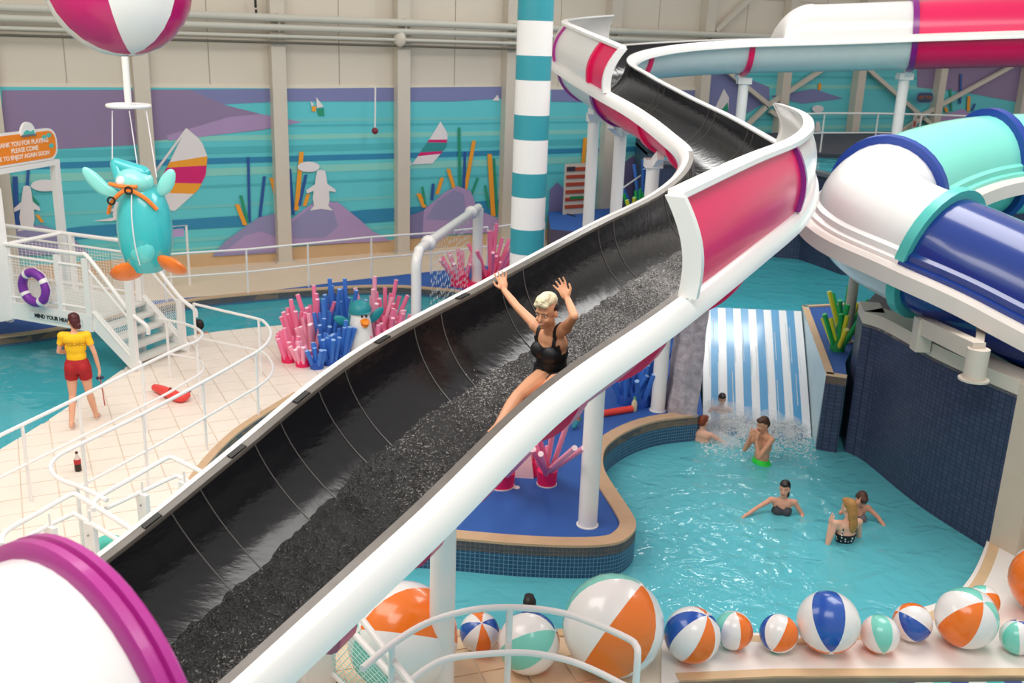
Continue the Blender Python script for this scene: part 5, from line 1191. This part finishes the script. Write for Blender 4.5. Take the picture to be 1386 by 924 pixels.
TEMPL = dict(pelvis=(0, 0, .93), neck=(0, -.015, 1.42), head=(0, .02, 1.575), face=(0, 1, -.05),
             shR=(.165, -.01, 1.37), elR=(.225, -.04, 1.10), wrR=(.235, .05, .87), hdR=(0, .15, -1), pnR=(-1, 0, 0),
             shL=(-.165, -.01, 1.37), elL=(-.225, -.04, 1.10), wrL=(-.235, .05, .87), hdL=(0, .15, -1), pnL=(1, 0, 0),
             hipR=(.085, 0, .89), knR=(.095, .03, .48), anR=(.095, -.02, .085), toR=(.12, .13, .03),
             hipL=(-.085, 0, .89), knL=(-.095, .03, .48), anL=(-.095, -.02, .085), toL=(-.12, .13, .03))
DIRS = ('face', 'hdR', 'pnR', 'hdL', 'pnL')
def pose(loc, yaw, s=1.0, tilt=0.0, **ov):
    d = dict(TEMPL); d.update(ov); M = Matrix.Rotation(yaw, 3, 'Z') @ Matrix.Rotation(tilt, 3, 'X'); out = {}
    for k, v in d.items(): out[k] = (M @ V(v)).normalized() if k in DIRS else V(loc) + M @ (V(v) * s)
    return out
def person(lab, J, s, sk, vox, female=False, hair=None, clothes=(), group=None, fine=False, build=1.0):
    """one continuous body grown over the joints J; clothing and hair are children"""
    base = J['anR'].lerp(J['anL'], .5); t = thing('person', lab, 'person', base, group)
    Rv = (J['shR'] - J['shL']).normalized(); Uv = (J['neck'] - J['pelvis']).normalized(); Rv = (Rv - Uv * Rv.dot(Uv)).normalized(); Fv = Uv.cross(Rv)
    TM = Matrix((Rv, Fv, Uv)).transposed(); H = (J['neck'] - J['pelvis']).length
    mb = MB(); segs = []; k = s * build
    def limb(a, b, r0, r1, tg): mb.caps(a, b, r0 * k, r1 * k, 12); segs.append((V(a), V(b), r0 * k, r1 * k, tg))
    def lump(c, r, R_, tg): mb.ell(c, [x * k for x in r], R_, 16, 12); q = min(r) * k; segs.append((V(c), V(c), q, q, tg))
    P = lambda x, y, z: J['pelvis'] + Rv * x * s + Fv * y * s + Uv * z * H
    if female:
        lump(P(0, -.005, .02), (.158, .108, .125), TM, 'pelvis'); lump(P(0, 0, .28), (.122, .09, .13), TM, 'torso'); lump(P(0, -.005, .58), (.135, .098, .15), TM, 'torso'); lump(P(0, -.01, .8), (.15, .085, .1), TM, 'torso')
        for sx_ in (-1, 1): lump(P(sx_ * .06, .068, .6), (.062, .05, .062), TM, 'torso'); lump(P(sx_ * .075, -.055, -.06), (.08, .075, .085), TM, 'pelvis')
    else:
        lump(P(0, -.005, .02), (.148, .105, .12), TM, 'pelvis'); lump(P(0, 0, .28), (.132, .095, .14), TM, 'torso'); lump(P(0, 0, .58), (.155, .108, .16), TM, 'torso'); lump(P(0, -.01, .82), (.17, .09, .1), TM, 'torso')
        for sx_ in (-1, 1): lump(P(sx_ * .07, .06, .66), (.075, .045, .06), TM, 'torso'); lump(P(sx_ * .07, -.05, -.06), (.075, .07, .08), TM, 'pelvis')
    limb(J['pelvis'], J['neck'] - Uv * .08 * s, .075, .07, 'torso')
    Hf = V(J['face']).normalized(); Hu = (Uv * 1.0 + V((0, 0, .6))); Hu = (Hu - Hf * Hu.dot(Hf)).normalized(); Hr = Hf.cross(Hu); HM = Matrix((Hr, Hf, Hu)).transposed(); hc = J['head']
    hp = lambda x, y, z: hc + (Hr * x + Hf * y + Hu * z) * s
    limb(J['neck'] - Uv * .05 * s, hp(0, -.025, -.06), .056 if not female else .049, .05 if not female else .045, 'neck')
    lump(hp(0, -.012, .025), (.073, .092, .09), HM, 'head'); lump(hp(0, .02, -.045), (.056, .066, .07), HM, 'head'); limb(hp(0, .055, -.095), hp(0, .035, -.085), .024, .03, 'head')
    limb(hp(0, .083, .005), hp(0, .101, -.03), .009, .0135, 'head')
    for sx_ in (-1, 1):
        lump(hp(sx_ * .074, -.012, -.015), (.011, .02, .03), HM, 'head'); lump(hp(sx_ * .033, .062, -.035), (.022, .022, .022), HM, 'head')
    if fine: limb(hp(-.016, .083, -.062), hp(.016, .083, -.062), .011, .011, 'head'); limb(hp(-.04, .072, .026), hp(.04, .072, .026), .012, .012, 'head')
    for S_ in 'RL':
        sg = 1 if S_ == 'R' else -1
        limb(J['neck'] - Uv * .06 * s, J['sh' + S_], .048, .05, 'shoulder'); limb(J['sh' + S_], J['el' + S_], .046 if not female else .041, .036 if not female else .032, 'arm' + S_)
        el, wr = J['el' + S_], J['wr' + S_]; mid = el.lerp(wr, .3)
        limb(el, mid, .035 if not female else .031, .037 if not female else .032, 'fore' + S_); limb(mid, wr, .037 if not female else .032, .024, 'fore' + S_)
        hd = V(J['hd' + S_]).normalized(); pn = V(J['pn' + S_]); pn = (pn - hd * pn.dot(hd)).normalized(); ac = hd.cross(pn) * -sg   # ac points to the thumb side
        palm = wr + hd * .05 * s; PMx = Matrix((ac, pn, hd)).transposed(); lump(palm, (.04, .016, .052), PMx, 'hand' + S_); limb(wr, palm, .023, .022, 'hand' + S_)
        for q, (off, L_) in enumerate(((.031, .066), (.0105, .076), (-.0105, .07), (-.031, .054))):
            b0 = wr + (hd * .088 + ac * off) * s; sp = ac * off * 1.1; m0 = b0 + (hd * L_ * .55 + sp * .35 + pn * .004) * s; e0_ = m0 + (hd * L_ * .45 + sp * .15 + pn * .012) * s
            limb(palm + ac * off * .8 * s, b0, .011, .0095, 'hand' + S_); limb(b0, m0, .0095, .0085, 'hand' + S_); limb(m0, e0_, .0085, .007, 'hand' + S_)
        tb_ = wr + (hd * .028 + ac * .03) * s; tm = tb_ + (hd * .03 + ac * .03 + pn * .008) * s; te = tm + (hd * .032 + ac * .008 + pn * .006) * s
        limb(palm, tb_, .014, .013, 'hand' + S_); limb(tb_, tm, .0125, .0105, 'hand' + S_); limb(tm, te, .0105, .008, 'hand' + S_)
        hip, kn, an, to = J['hip' + S_], J['kn' + S_], J['an' + S_], J['to' + S_]
        limb(hip, hip.lerp(kn, .45), .083, .075, 'thigh' + S_); limb(hip.lerp(kn, .45), kn, .075, .05, 'thigh' + S_)
        cm = kn.lerp(an, .3); fd = (to - an).normalized(); limb(kn, cm, .05, .053, 'calf' + S_); limb(cm, an, .053, .033, 'calf' + S_)
        limb(an - fd * .03 * s + V((0, 0, -.0)), to, .033, .025, 'foot' + S_); limb(an, an - fd * .035 * s - (an - kn).normalized() * -.035 * s, .032, .03, 'foot' + S_)
    me = remesh(mb, vox); n = len(me.vertices); co = np.empty(n * 3, 'f'); me.vertices.foreach_get('co', co); co = co.reshape(-1, 3)
    no = np.empty(n * 3, 'f'); me.vertices.foreach_get('normal', no); no = no.reshape(-1, 3)
    best = np.full(n, 1e9); idx = np.zeros(n, int); tt = np.zeros(n)
    for i, (a, b, r0, r1, tg) in enumerate(segs):
        a_, d_ = np.array(a), np.array(b - a); L2 = float(d_ @ d_)
        f = np.clip(((co - a_) @ d_) / L2, 0, 1) if L2 > 1e-9 else np.zeros(n)
        dd = np.linalg.norm(co - a_ - f[:, None] * d_, axis=1) - (r0 + (r1 - r0) * f); m = dd < best; best[m] = dd[m]; idx[m] = i; tt[m] = f[m]
    tags = np.array([x[4] for x in segs])[idx]
    rel = co - np.array(J['pelvis']); X = rel @ np.array(Rv) / s; Yl = rel @ np.array(Fv) / s; Zl = rel @ np.array(Uv) / H
    def along(hip, kn): a_ = np.array(J[hip]); d_ = np.array(J[kn]) - a_; return ((co - a_) @ d_) / (d_ @ d_)
    polys = [list(p.vertices) for p in me.polygons]
    for (nm, pred, off, m, lab_) in clothes:
        sel = pred(tags, X, Yl, Zl, along); fs = [p for p in polys if all(sel[v] for v in p)]
        used = sorted({v for p in fs for v in p}); mp = {v: i for i, v in enumerate(used)}
        if not fs: continue
        cm_ = MB(); cm_.add([V(co[v] + no[v] * off) for v in used] + [V(co[v] - no[v] * .004) for v in used], [[mp[v] for v in p] for p in fs])
        ed = {}; U = len(used)
        for p in fs:
            for a, b in zip(p, p[1:] + p[:1]): ed[(mp[a], mp[b])] = 1
        cm_.add([], []); cm_.f += [[b, a, a + U, b + U] for (a, b) in ed if (b, a) not in ed]; cm_.m += [0] * (len(cm_.f) - len(cm_.m))
        cm_.build(nm, m, t, normals=False, ang=80, label=lab_)
    link_mesh('body', me, sk, t)
    e = MB()
    ir = mat('eye_dark', '#2a1c18', .2); wh = mat('eye_white', '#eae4de', .3)
    for sx_ in (-1, 1):
        e1 = MB(); e1.ell(hp(sx_ * .031, .076, .006), (.0125 * s, .008 * s, (.005 if not fine else .0028) * s), HM, 10, 6, 1); e1.ell(hp(sx_ * .031, .0805, .006), (.006 * s, .0045 * s, .005 * s), HM, 8, 6, 0); e1.build('eye', [ir, wh], t)
        MB().tube([hp(sx_ * .014, .084, .026), hp(sx_ * .032, .083, .031), hp(sx_ * .05, .071, .026)], .003 * s, 5).build('eyebrow', mat('brow_brown', '#6b4a34', .6), t)
    MB().tube([hp(x, .088 - abs(x) * .35 if not fine else .091 - abs(x) * .4, -.062 + abs(x) * .3) for x in (-.024, -.012, 0, .012, .024)], .0055 * s, 6).build('mouth', mat('lips', '#b5574f', .4), t)
    if hair:
        hm, bits = hair[0], hair[1]; hb = MB()
        for (c, r) in bits: hb.ell(hp(*c), [q * s for q in r], HM, 14, 10)
        link_mesh('hair', remesh(hb, max(.007, vox * .8), 3), hm, t)
        for (nm, hm2, bits2) in hair[2:]:
            hb = MB()
            for (c, r) in bits2: hb.ell(hp(*c), [q * s for q in r], HM, 12, 8)
            link_mesh(nm, remesh(hb, max(.006, vox * .8), 3), hm2, t)
    return t, hp
SHORT = [((0, -.03, .045), (.08, .092, .085)), ((0, -.06, .0), (.076, .065, .08)), ((0, .03, .085), (.062, .06, .035))]
LONG = SHORT + [((0, -.085, -.08), (.075, .05, .11)), ((0, -.1, -.2), (.07, .04, .12))]
TORSO = lambda t: np.isin(t, ['torso', 'pelvis', 'shoulder'])
def shorts(leg=.45, top=.14): return lambda t, X, Y_, Z_, al: ((t == 'pelvis') | (t == 'torso')) & (Z_ < top) | ((t == 'thighR') & (al('hipR', 'knR') < leg)) | ((t == 'thighL') & (al('hipL', 'knL') < leg))
def suit(t, X, Y_, Z_, al):
    body = np.isin(t, ['torso', 'pelvis', 'shoulder']) | ((t == 'thighR') & (al('hipR', 'knR') < .13 - .9 * np.abs(X))) | ((t == 'thighL') & (al('hipL', 'knL') < .13 - .9 * np.abs(X))); neck = np.where(Y_ > 0, .74 + np.abs(X) * .9, .55 + np.abs(X) * .9); hip = np.where(Y_ > .02, -.10 + np.abs(X) * .9, -.3)
    strap = (np.abs(np.abs(X) - .083) < .015) & (Z_ > .5)
    arm = np.abs(X) < np.where(Z_ > .62, .125, .3)
    return body & arm & (Z_ > hip) & ((Z_ < neck) | strap)
def bikini_top(t, X, Y_, Z_, al):
    body = np.isin(t, ['torso', 'pelvis', 'thighR', 'thighL']); strap = (np.abs(np.abs(X) - (.09 - .045 * np.clip((Z_ - .6) * 2, 0, 1))) < .009) & (Z_ > .6) & (Y_ > -.02)
    return body & (((Z_ < np.where(Y_ > 0, .72 + .9 * np.minimum(np.abs(X), .1), .6)) & (Z_ > -.12)) | (strap & (Z_ < 1.05)))
def lowback(t, X, Y_, Z_, al):
    body = np.isin(t, ['torso', 'pelvis', 'thighR', 'thighL']); strap = (np.abs(np.abs(X) - .09) < .011) & (Z_ > .3)
    return body & (((Z_ < np.where(Y_ > 0, .72, .63)) & (Z_ > -.12)) | (strap & (Z_ < 1.1)))
def shirt(t, X, Y_, Z_, al): return ((np.isin(t, ['torso', 'shoulder']) & (Z_ > -.02) & (Z_ < 1.0)) | ((t == 'pelvis') & (Z_ > -.02)) | ((t == 'armR') & (al('shR', 'elR') < .52)) | ((t == 'armL') & (al('shL', 'elL') < .52)))

# the woman riding the flume: seated in the running water, arms thrown up
A_ = lambda x, y, d: dep(x, y, d)
Jw = dict(pelvis=A_(747, 506, 7.62), neck=A_(744.5, 448, 7.42), head=A_(739.5, 421.5, 7.27), face=(-RC * .52 - FW * .72 - UC * .46).normalized(),
          shR=A_(724.5, 440, 7.52), elR=A_(699.5, 414.5, 7.70), wrR=A_(682.5, 393, 7.86), hdR=(dep(677, 366, 7.9) - dep(682.5, 393, 7.86)).normalized(), pnR=(-FW * .8 - RC * .2 + UC * .1),
          shL=A_(766, 443, 7.29), elL=A_(777.5, 428, 7.03), wrL=A_(768.5, 405, 7.19), hdL=(dep(757, 381, 7.22) - dep(768.5, 405, 7.19)).normalized(), pnL=(-FW * .8 - RC * .45),
          hipR=A_(735, 511, 7.58), knR=A_(701, 536, 7.24), anR=A_(674, 577, 7.08), toR=A_(657, 592, 6.98),
          hipL=A_(754, 519, 7.44), knL=A_(725, 549, 7.12), anL=A_(698, 591, 6.95), toL=A_(683, 605, 6.88))
BLOND = mat('blonde_hair', '#f1e2bf', .5, vary=.2, vscale=30, bump=.6, bscale=60); DARKH = mat('dark_hair', '#2c1a14', .5, vary=.2, vscale=30, bump=.5, bscale=60)
tw, hpw = person('woman in a black swimsuit riding the flume with both arms raised', Jw, 1.0, skin('rider', '#dfa27e'), .0065, True,
    (BLOND, [((0, .0, .095), (.07, .085, .042)), ((0, .055, .1), (.056, .04, .042)), ((-.022, .04, .125), (.03, .05, .03)), ((.02, .045, .12), (.026, .05, .03)), ((0, .0, .128), (.04, .05, .028)), ((0, -.05, .075), (.066, .06, .06)), ((-.035, .07, .09), (.03, .026, .024)), ((.03, .072, .085), (.028, .025, .022)), ((0, .08, .1), (.025, .02, .022))],
     ('undercut', DARKH, [((.05, -.03, .03), (.03, .055, .035)), ((-.05, -.03, .03), (.03, .055, .035)), ((0, -.075, .02), (.055, .028, .055))])),
    [('swimsuit', suit, .0085, mat('black_swimsuit', '#12131a', .55, vary=.1, vscale=20), None)], None, True)
MB().tube([hpw(x, .0945 - abs(x) * .42, -.063 + abs(x) * .3) for x in (-.015, 0, .015)], .0035, 6).build('teeth', PAINT, tw)

# lifeguard seen from behind
pl_ = Z(113, 576, 0)
LG = pose(pl_, radians(12), 1.0, 0.0, face=(-.5, 1, -.25), head=(.0, .04, 1.565), knR=(.10, .10, .47), anR=(.14, .22, .08), toR=(.15, .36, .03), anL=(-.13, -.12, .085), toL=(-.14, .03, .03), knL=(-.11, .02, .47),
          elL=(-.24, .04, 1.12), wrL=(-.12, .24, 1.05), hdL=(.8, .5, 0), pnL=(0, 0, -1), elR=(.25, -.02, 1.10), wrR=(.28, .03, .84))
RED = mat('red_cotton', '#a8141f', .75, vary=.1, vscale=8); YEL = mat('yellow_cotton', '#f7c313', .7, vary=.07, vscale=8, bump=.4, bscale=9)
tl, hpl = person('lifeguard in yellow shirt and red shorts walking away along the deck', LG, 1.0, skin('guard', '#e2a98a'), .011, True,
    (mat('wine_hair', '#4a1218', .45, vary=.2, vscale=20), SHORT + [((0, -.08, -.04), (.06, .04, .07)), ((.03, -.1, -.07), (.035, .03, .05))]),
    [('shorts', shorts(.40, .22), .016, RED, None), ('shirt', shirt, .013, YEL, None),
     ('side_panel', lambda t, X, Y_, Z_, al: (t == 'torso') & (Z_ > .0) & (Z_ < .72) & (X < -.115), .017, mat('red_panel', '#d2201f', .7), 'red side panel of the shirt')])
Rl = (LG['shR'] - LG['shL']).normalized(); Ul = V((0, 0, 1)); cb = LG['pelvis'].lerp(LG['neck'], .70) + Rl.cross(Ul) * .125
lettering('LIFEGUARD', .062, cb, Rl, Ul, mat('shirt_print', '#9c6a12', .7), tl, .001)
h = LG['wrR'] + V((0, 0, -.13)); t = thing('whistle_lanyard', 'dark whistle with a cord hanging from the lifeguard\'s hand', 'whistle', h)
MB().caps(h + V((-.03, .0, 0)), h + V((.03, 0, .01)), .028, .028).build('whistle', mat('navy_plastic', '#20284e', .4), t); MB().tube([h, h + V((.02, 0, -.2)), h + V((.03, .01, -.42))], .009, 5).build('cord', mat('red_cord', '#b55248', .7), t)

# bathers in the lower pool
gS = None
MB().box((3.75, 13.4, -1.42), (2.3, 2.6, .18)).build('floor_ledge', POOLF, kind='structure', smooth=False)
HB_ = mat('brown_hair', '#4a2c1c', .5, vary=.2, vscale=25, bump=.4, bscale=60); HR = mat('auburn_hair', '#7d3416', .5, vary=.2, vscale=25, bump=.4, bscale=60); HK = mat('black_hair', '#1d1412', .45, vary=.2, vscale=25); HBl = mat('honey_hair', '#b07f42', .5, vary=.25, vscale=25, bump=.5, bscale=50)
def bather(px, py, crown, yaw, height, lab, sk, hair, female, clothes, vox=.012, build=1.0, **ov):
    """px,py is the top of the head in view, crown its height above the deck"""
    c = Z(px, py, crown); s = height / 1.70; feet = V((c.x, c.y, crown - height)); J = pose(feet, yaw, s, 0.0, **ov)
    return person(lab, J, s, sk, vox, female, hair, clothes, None, False, build)
GS = mat('green_shorts', '#2fe045', .6, vary=.1); NVY = mat('navy_shorts', '#1f2c4c', .6, vary=.1); CH = mat('charcoal_ruffle', '#3d4147', .7, vary=.15, vscale=20)
def dots():
    m = mat('polka_swimsuit', '#111116', .5, vary=0); nt = m.node_tree; b = nt.nodes['Principled BSDF']; tc = nt.nodes.new('ShaderNodeTexCoord'); vo = nt.nodes.new('ShaderNodeTexVoronoi'); vo.inputs['Scale'].default_value = 22; vo.inputs['Randomness'].default_value = .35
    nt.links.new(tc.outputs['Object'], vo.inputs['Vector']); r = nt.nodes.new('ShaderNodeValToRGB'); r.color_ramp.elements[0].position = .26; r.color_ramp.elements[0].color = (.85, .83, .82, 1); r.color_ramp.elements[1].position = .32; r.color_ramp.elements[1].color = (.006, .006, .009, 1)
    nt.links.new(vo.outputs['Distance'], r.inputs[0]); nt.links.new(r.outputs[0], b.inputs['Base Color']); return m
bather(978, 532, .13, radians(180), 1.40, 'dark haired boy sitting back in the froth below the striped slide', skin('boy', '#dcae94'), (HK, SHORT), False, [('shorts', shorts(.6), .008, NVY, None)], elR=(.33, .08, 1.18), wrR=(.5, .2, 1.13), hdR=(.8, .4, -.1), elL=(-.33, .08, 1.16), wrL=(-.42, .25, 1.1), hdL=(-.6, .6, -.1), face=(.1, 1, -.3))
bather(953, 562, .02, radians(-35), 1.48, 'auburn haired boy seen from behind, reaching sideways in the lower pool', skin('boy2', '#e3b095'), (HR, SHORT), False, [('shorts', shorts(.6), .008, NVY, None)], elR=(.36, .12, 1.24), wrR=(.55, .24, 1.13), hdR=(.8, .4, -.1), elL=(-.26, .1, 1.15), wrL=(-.2, .3, 1.06), hdL=(0, 1, 0), face=(.2, 1, -.1))
bather(1037, 562, .36, radians(118), 1.69, 'man in bright green shorts with hands held to his face', skin('man', '#d59a7a'), (HB_, SHORT), False, [('shorts', shorts(.55, .16), .012, GS, None)], elR=(.16, .2, 1.12), wrR=(.07, .2, 1.36), hdR=(-.1, -.1, 1), pnR=(0, -1, 0), elL=(-.16, .2, 1.12), wrL=(-.07, .2, 1.36), hdL=(.1, -.1, 1), pnL=(0, -1, 0), face=(0, 1, -.25), head=(0, .05, 1.56))
bather(1063, 650, .07, radians(170), 1.57, 'smiling woman in a charcoal ruffled swimsuit with one arm stretched out', skin('woman2', '#e2a68a'), (HK, SHORT + [((-.04, -.07, -.1), (.03, .03, .07))]), True, [('swimsuit', bikini_top, .012, CH, None)], elR=(.36, .12, 1.28), wrR=(.55, .3, 1.2), hdR=(.5, .5, -.7), pnR=(0, -.3, -1), elL=(-.30, -.02, 1.18), wrL=(-.27, .2, 1.14), hdL=(.1, 1, -.1), pnL=(0, 0, -1), face=(.28, 1, -.05))
bather(1165, 660, .06, radians(190), 1.56, 'brown haired woman bending her head and wringing her hair with raised arms', skin('woman3', '#dd9c80'), (HB_, SHORT + [((0, .03, .06), (.07, .06, .05))]), True, [('swimsuit', bikini_top, .008, mat('grey_swimsuit', '#70646a', .6), None)], elR=(.33, .12, 1.38), wrR=(.13, .14, 1.52), hdR=(-.8, .0, .5), pnR=(0, -1, 0), elL=(-.27, .1, 1.28), wrL=(-.36, .3, 1.12), hdL=(-.3, .6, -.6), pnL=(0, 0, -1), face=(.1, 1, -.75), head=(0, .07, 1.545))
bather(1151, 675, .18, radians(12), 1.68, 'woman with long honey hair in a black polka dot swimsuit, back turned', skin('woman4', '#e6b498'), (HBl, LONG), True, [('swimsuit', lowback, .008, dots(), None)], elL=(-.27, -.06, 1.1), wrL=(-.2, .06, 1.32), hdL=(.2, .1, 1), pnL=(1, 0, 0), elR=(.24, .06, 1.12), wrR=(.16, .28, 1.1), hdR=(0, 1, 0), face=(-.3, 1, -.1))
bather(717, 806, .02, radians(5), 1.52, 'dark haired bather at the pool edge behind the curved rail, only the head showing', skin('edge', '#d79f82'), (HK, SHORT), False, [('shorts', shorts(.5), .008, NVY, None)], elL=(-.28, -.05, 1.26), wrL=(-.40, -.12, 1.2), hdL=(-.8, -.4, 0), pnL=(0, 0, -1), elR=(.22, .1, 1.1), wrR=(.15, .3, 1.15), hdR=(0, 1, 0), face=(0, 1, 0))
bather(269, 432, .22, radians(60), 1.66, 'bather standing in the back pool behind the end post of the railing', skin('back', '#c98e73'), (HK, SHORT), False, [('shorts', shorts(.5), .01, NVY, None)], vox=.016)
# walker beyond the flume, mostly hidden
wf = Z(765, 582, 0)
J_ = pose(wf, radians(150), 1.0, 0.0, knR=(.10, .12, .47), anR=(.1, .16, .1), toR=(.11, .31, .04), anL=(-.1, -.22, .12), toL=(-.1, -.08, .05), knL=(-.1, -.02, .48))
tk, hk = person('person in teal trainers walking on the blue island behind the flume', J_, 1.0, skin('walker', '#d79a7c'), .012, False, (HB_, SHORT), [('shorts', shorts(.55), .012, NVY, None), ('shirt', shirt, .012, mat('navy_shirt', '#27355e', .7), None),
    ('trainer', lambda t, X, Y_, Z_, al: (t == 'footR') | (t == 'footL'), .012, mat('teal_trainer', '#2a8fa3', .6, vary=.5, vscale=30), None)])

# ================================================================ penguin figure on the deck
pb = Z(488, 481, 0); PG = thing('penguin_figure', 'white bellied penguin statue with teal cap and orange beak amid the noodle corals', 'statue', pb)
pf_ = (CAM0 - pb); pf_.z = 0; pf_ = (pf_.normalized() + V((.35, 0, 0))).normalized(); pr_ = V((pf_.y, -pf_.x, 0)) * -1
Gp = lambda x, y, z: pb + pr_ * x + pf_ * y + V((0, 0, z))
PM = Matrix((pr_, pf_, V((0, 0, 1)))).transposed(); PT = mat('penguin_teal', '#1f8d96', .4, vary=.04); PW = mat('penguin_white', '#efece8', .35, vary=.02); PO = mat('penguin_orange', '#f58a14', .4)
mb = MB(); mb.lathe([(.02, .05), (.2, .06), (.24, .16), (.235, .35), (.2, .6), (.17, .76), (.15, .86), (.08, .93), (.01, .95)], pb, 24); link_mesh('body', remesh(mb, .012, 2), PW, PG)
mb = MB(); mb.lathe([(.02, .07), (.21, .07), (.245, .18), (.24, .36), (.205, .6), (.175, .76)], pb - pf_ * .035, 24); link_mesh('back', remesh(mb, .012, 2), PT, PG)
mb = MB(); mb.lathe([(.2, .81), (.205, .86), (.185, .93), (.14, .99), (.07, 1.03), (.01, 1.04)], pb, 22); mb.ell(Gp(.02, .1, .83), (.15, .13, .03), PM); mb.build('cap', PT, PG)
MB().ell(Gp(.0, -.02, 1.02), .03, None, 8, 6).build('button', PT, PG)
mb = MB(); mb.ell(Gp(.02, .21, .69), (.085, .12, .04), PM @ Matrix.Rotation(-.25, 3, 'X')); mb.ell(Gp(.02, .19, .64), (.07, .09, .035), PM @ Matrix.Rotation(-.5, 3, 'X')); mb.build('beak', PO, PG)
for sx_ in (-1, 1):
    MB().ell(Gp(.02 + sx_ * .04, .168, .775), (.019, .014, .026), PM, 10, 8).build('eye', BLACKR, PG)
    mb = MB(); mb.ell(Gp(sx_ * .3, -.02, .66 if sx_ < 0 else .72), (.2, .035, .085), PM @ Matrix.Rotation(-sx_ * (.75 if sx_ > 0 else .55), 3, 'Y'), 14, 10); mb.build('flipper', PT, PG)
    mb = MB()
    for k in (-1, 0, 1): mb.ell(Gp(sx_ * .11 + k * .04, .2 - abs(k) * .02, .035), (.03, .1, .035), PM, 10, 8)
    link_mesh('foot', remesh(mb, .01, 2), PO, PG)
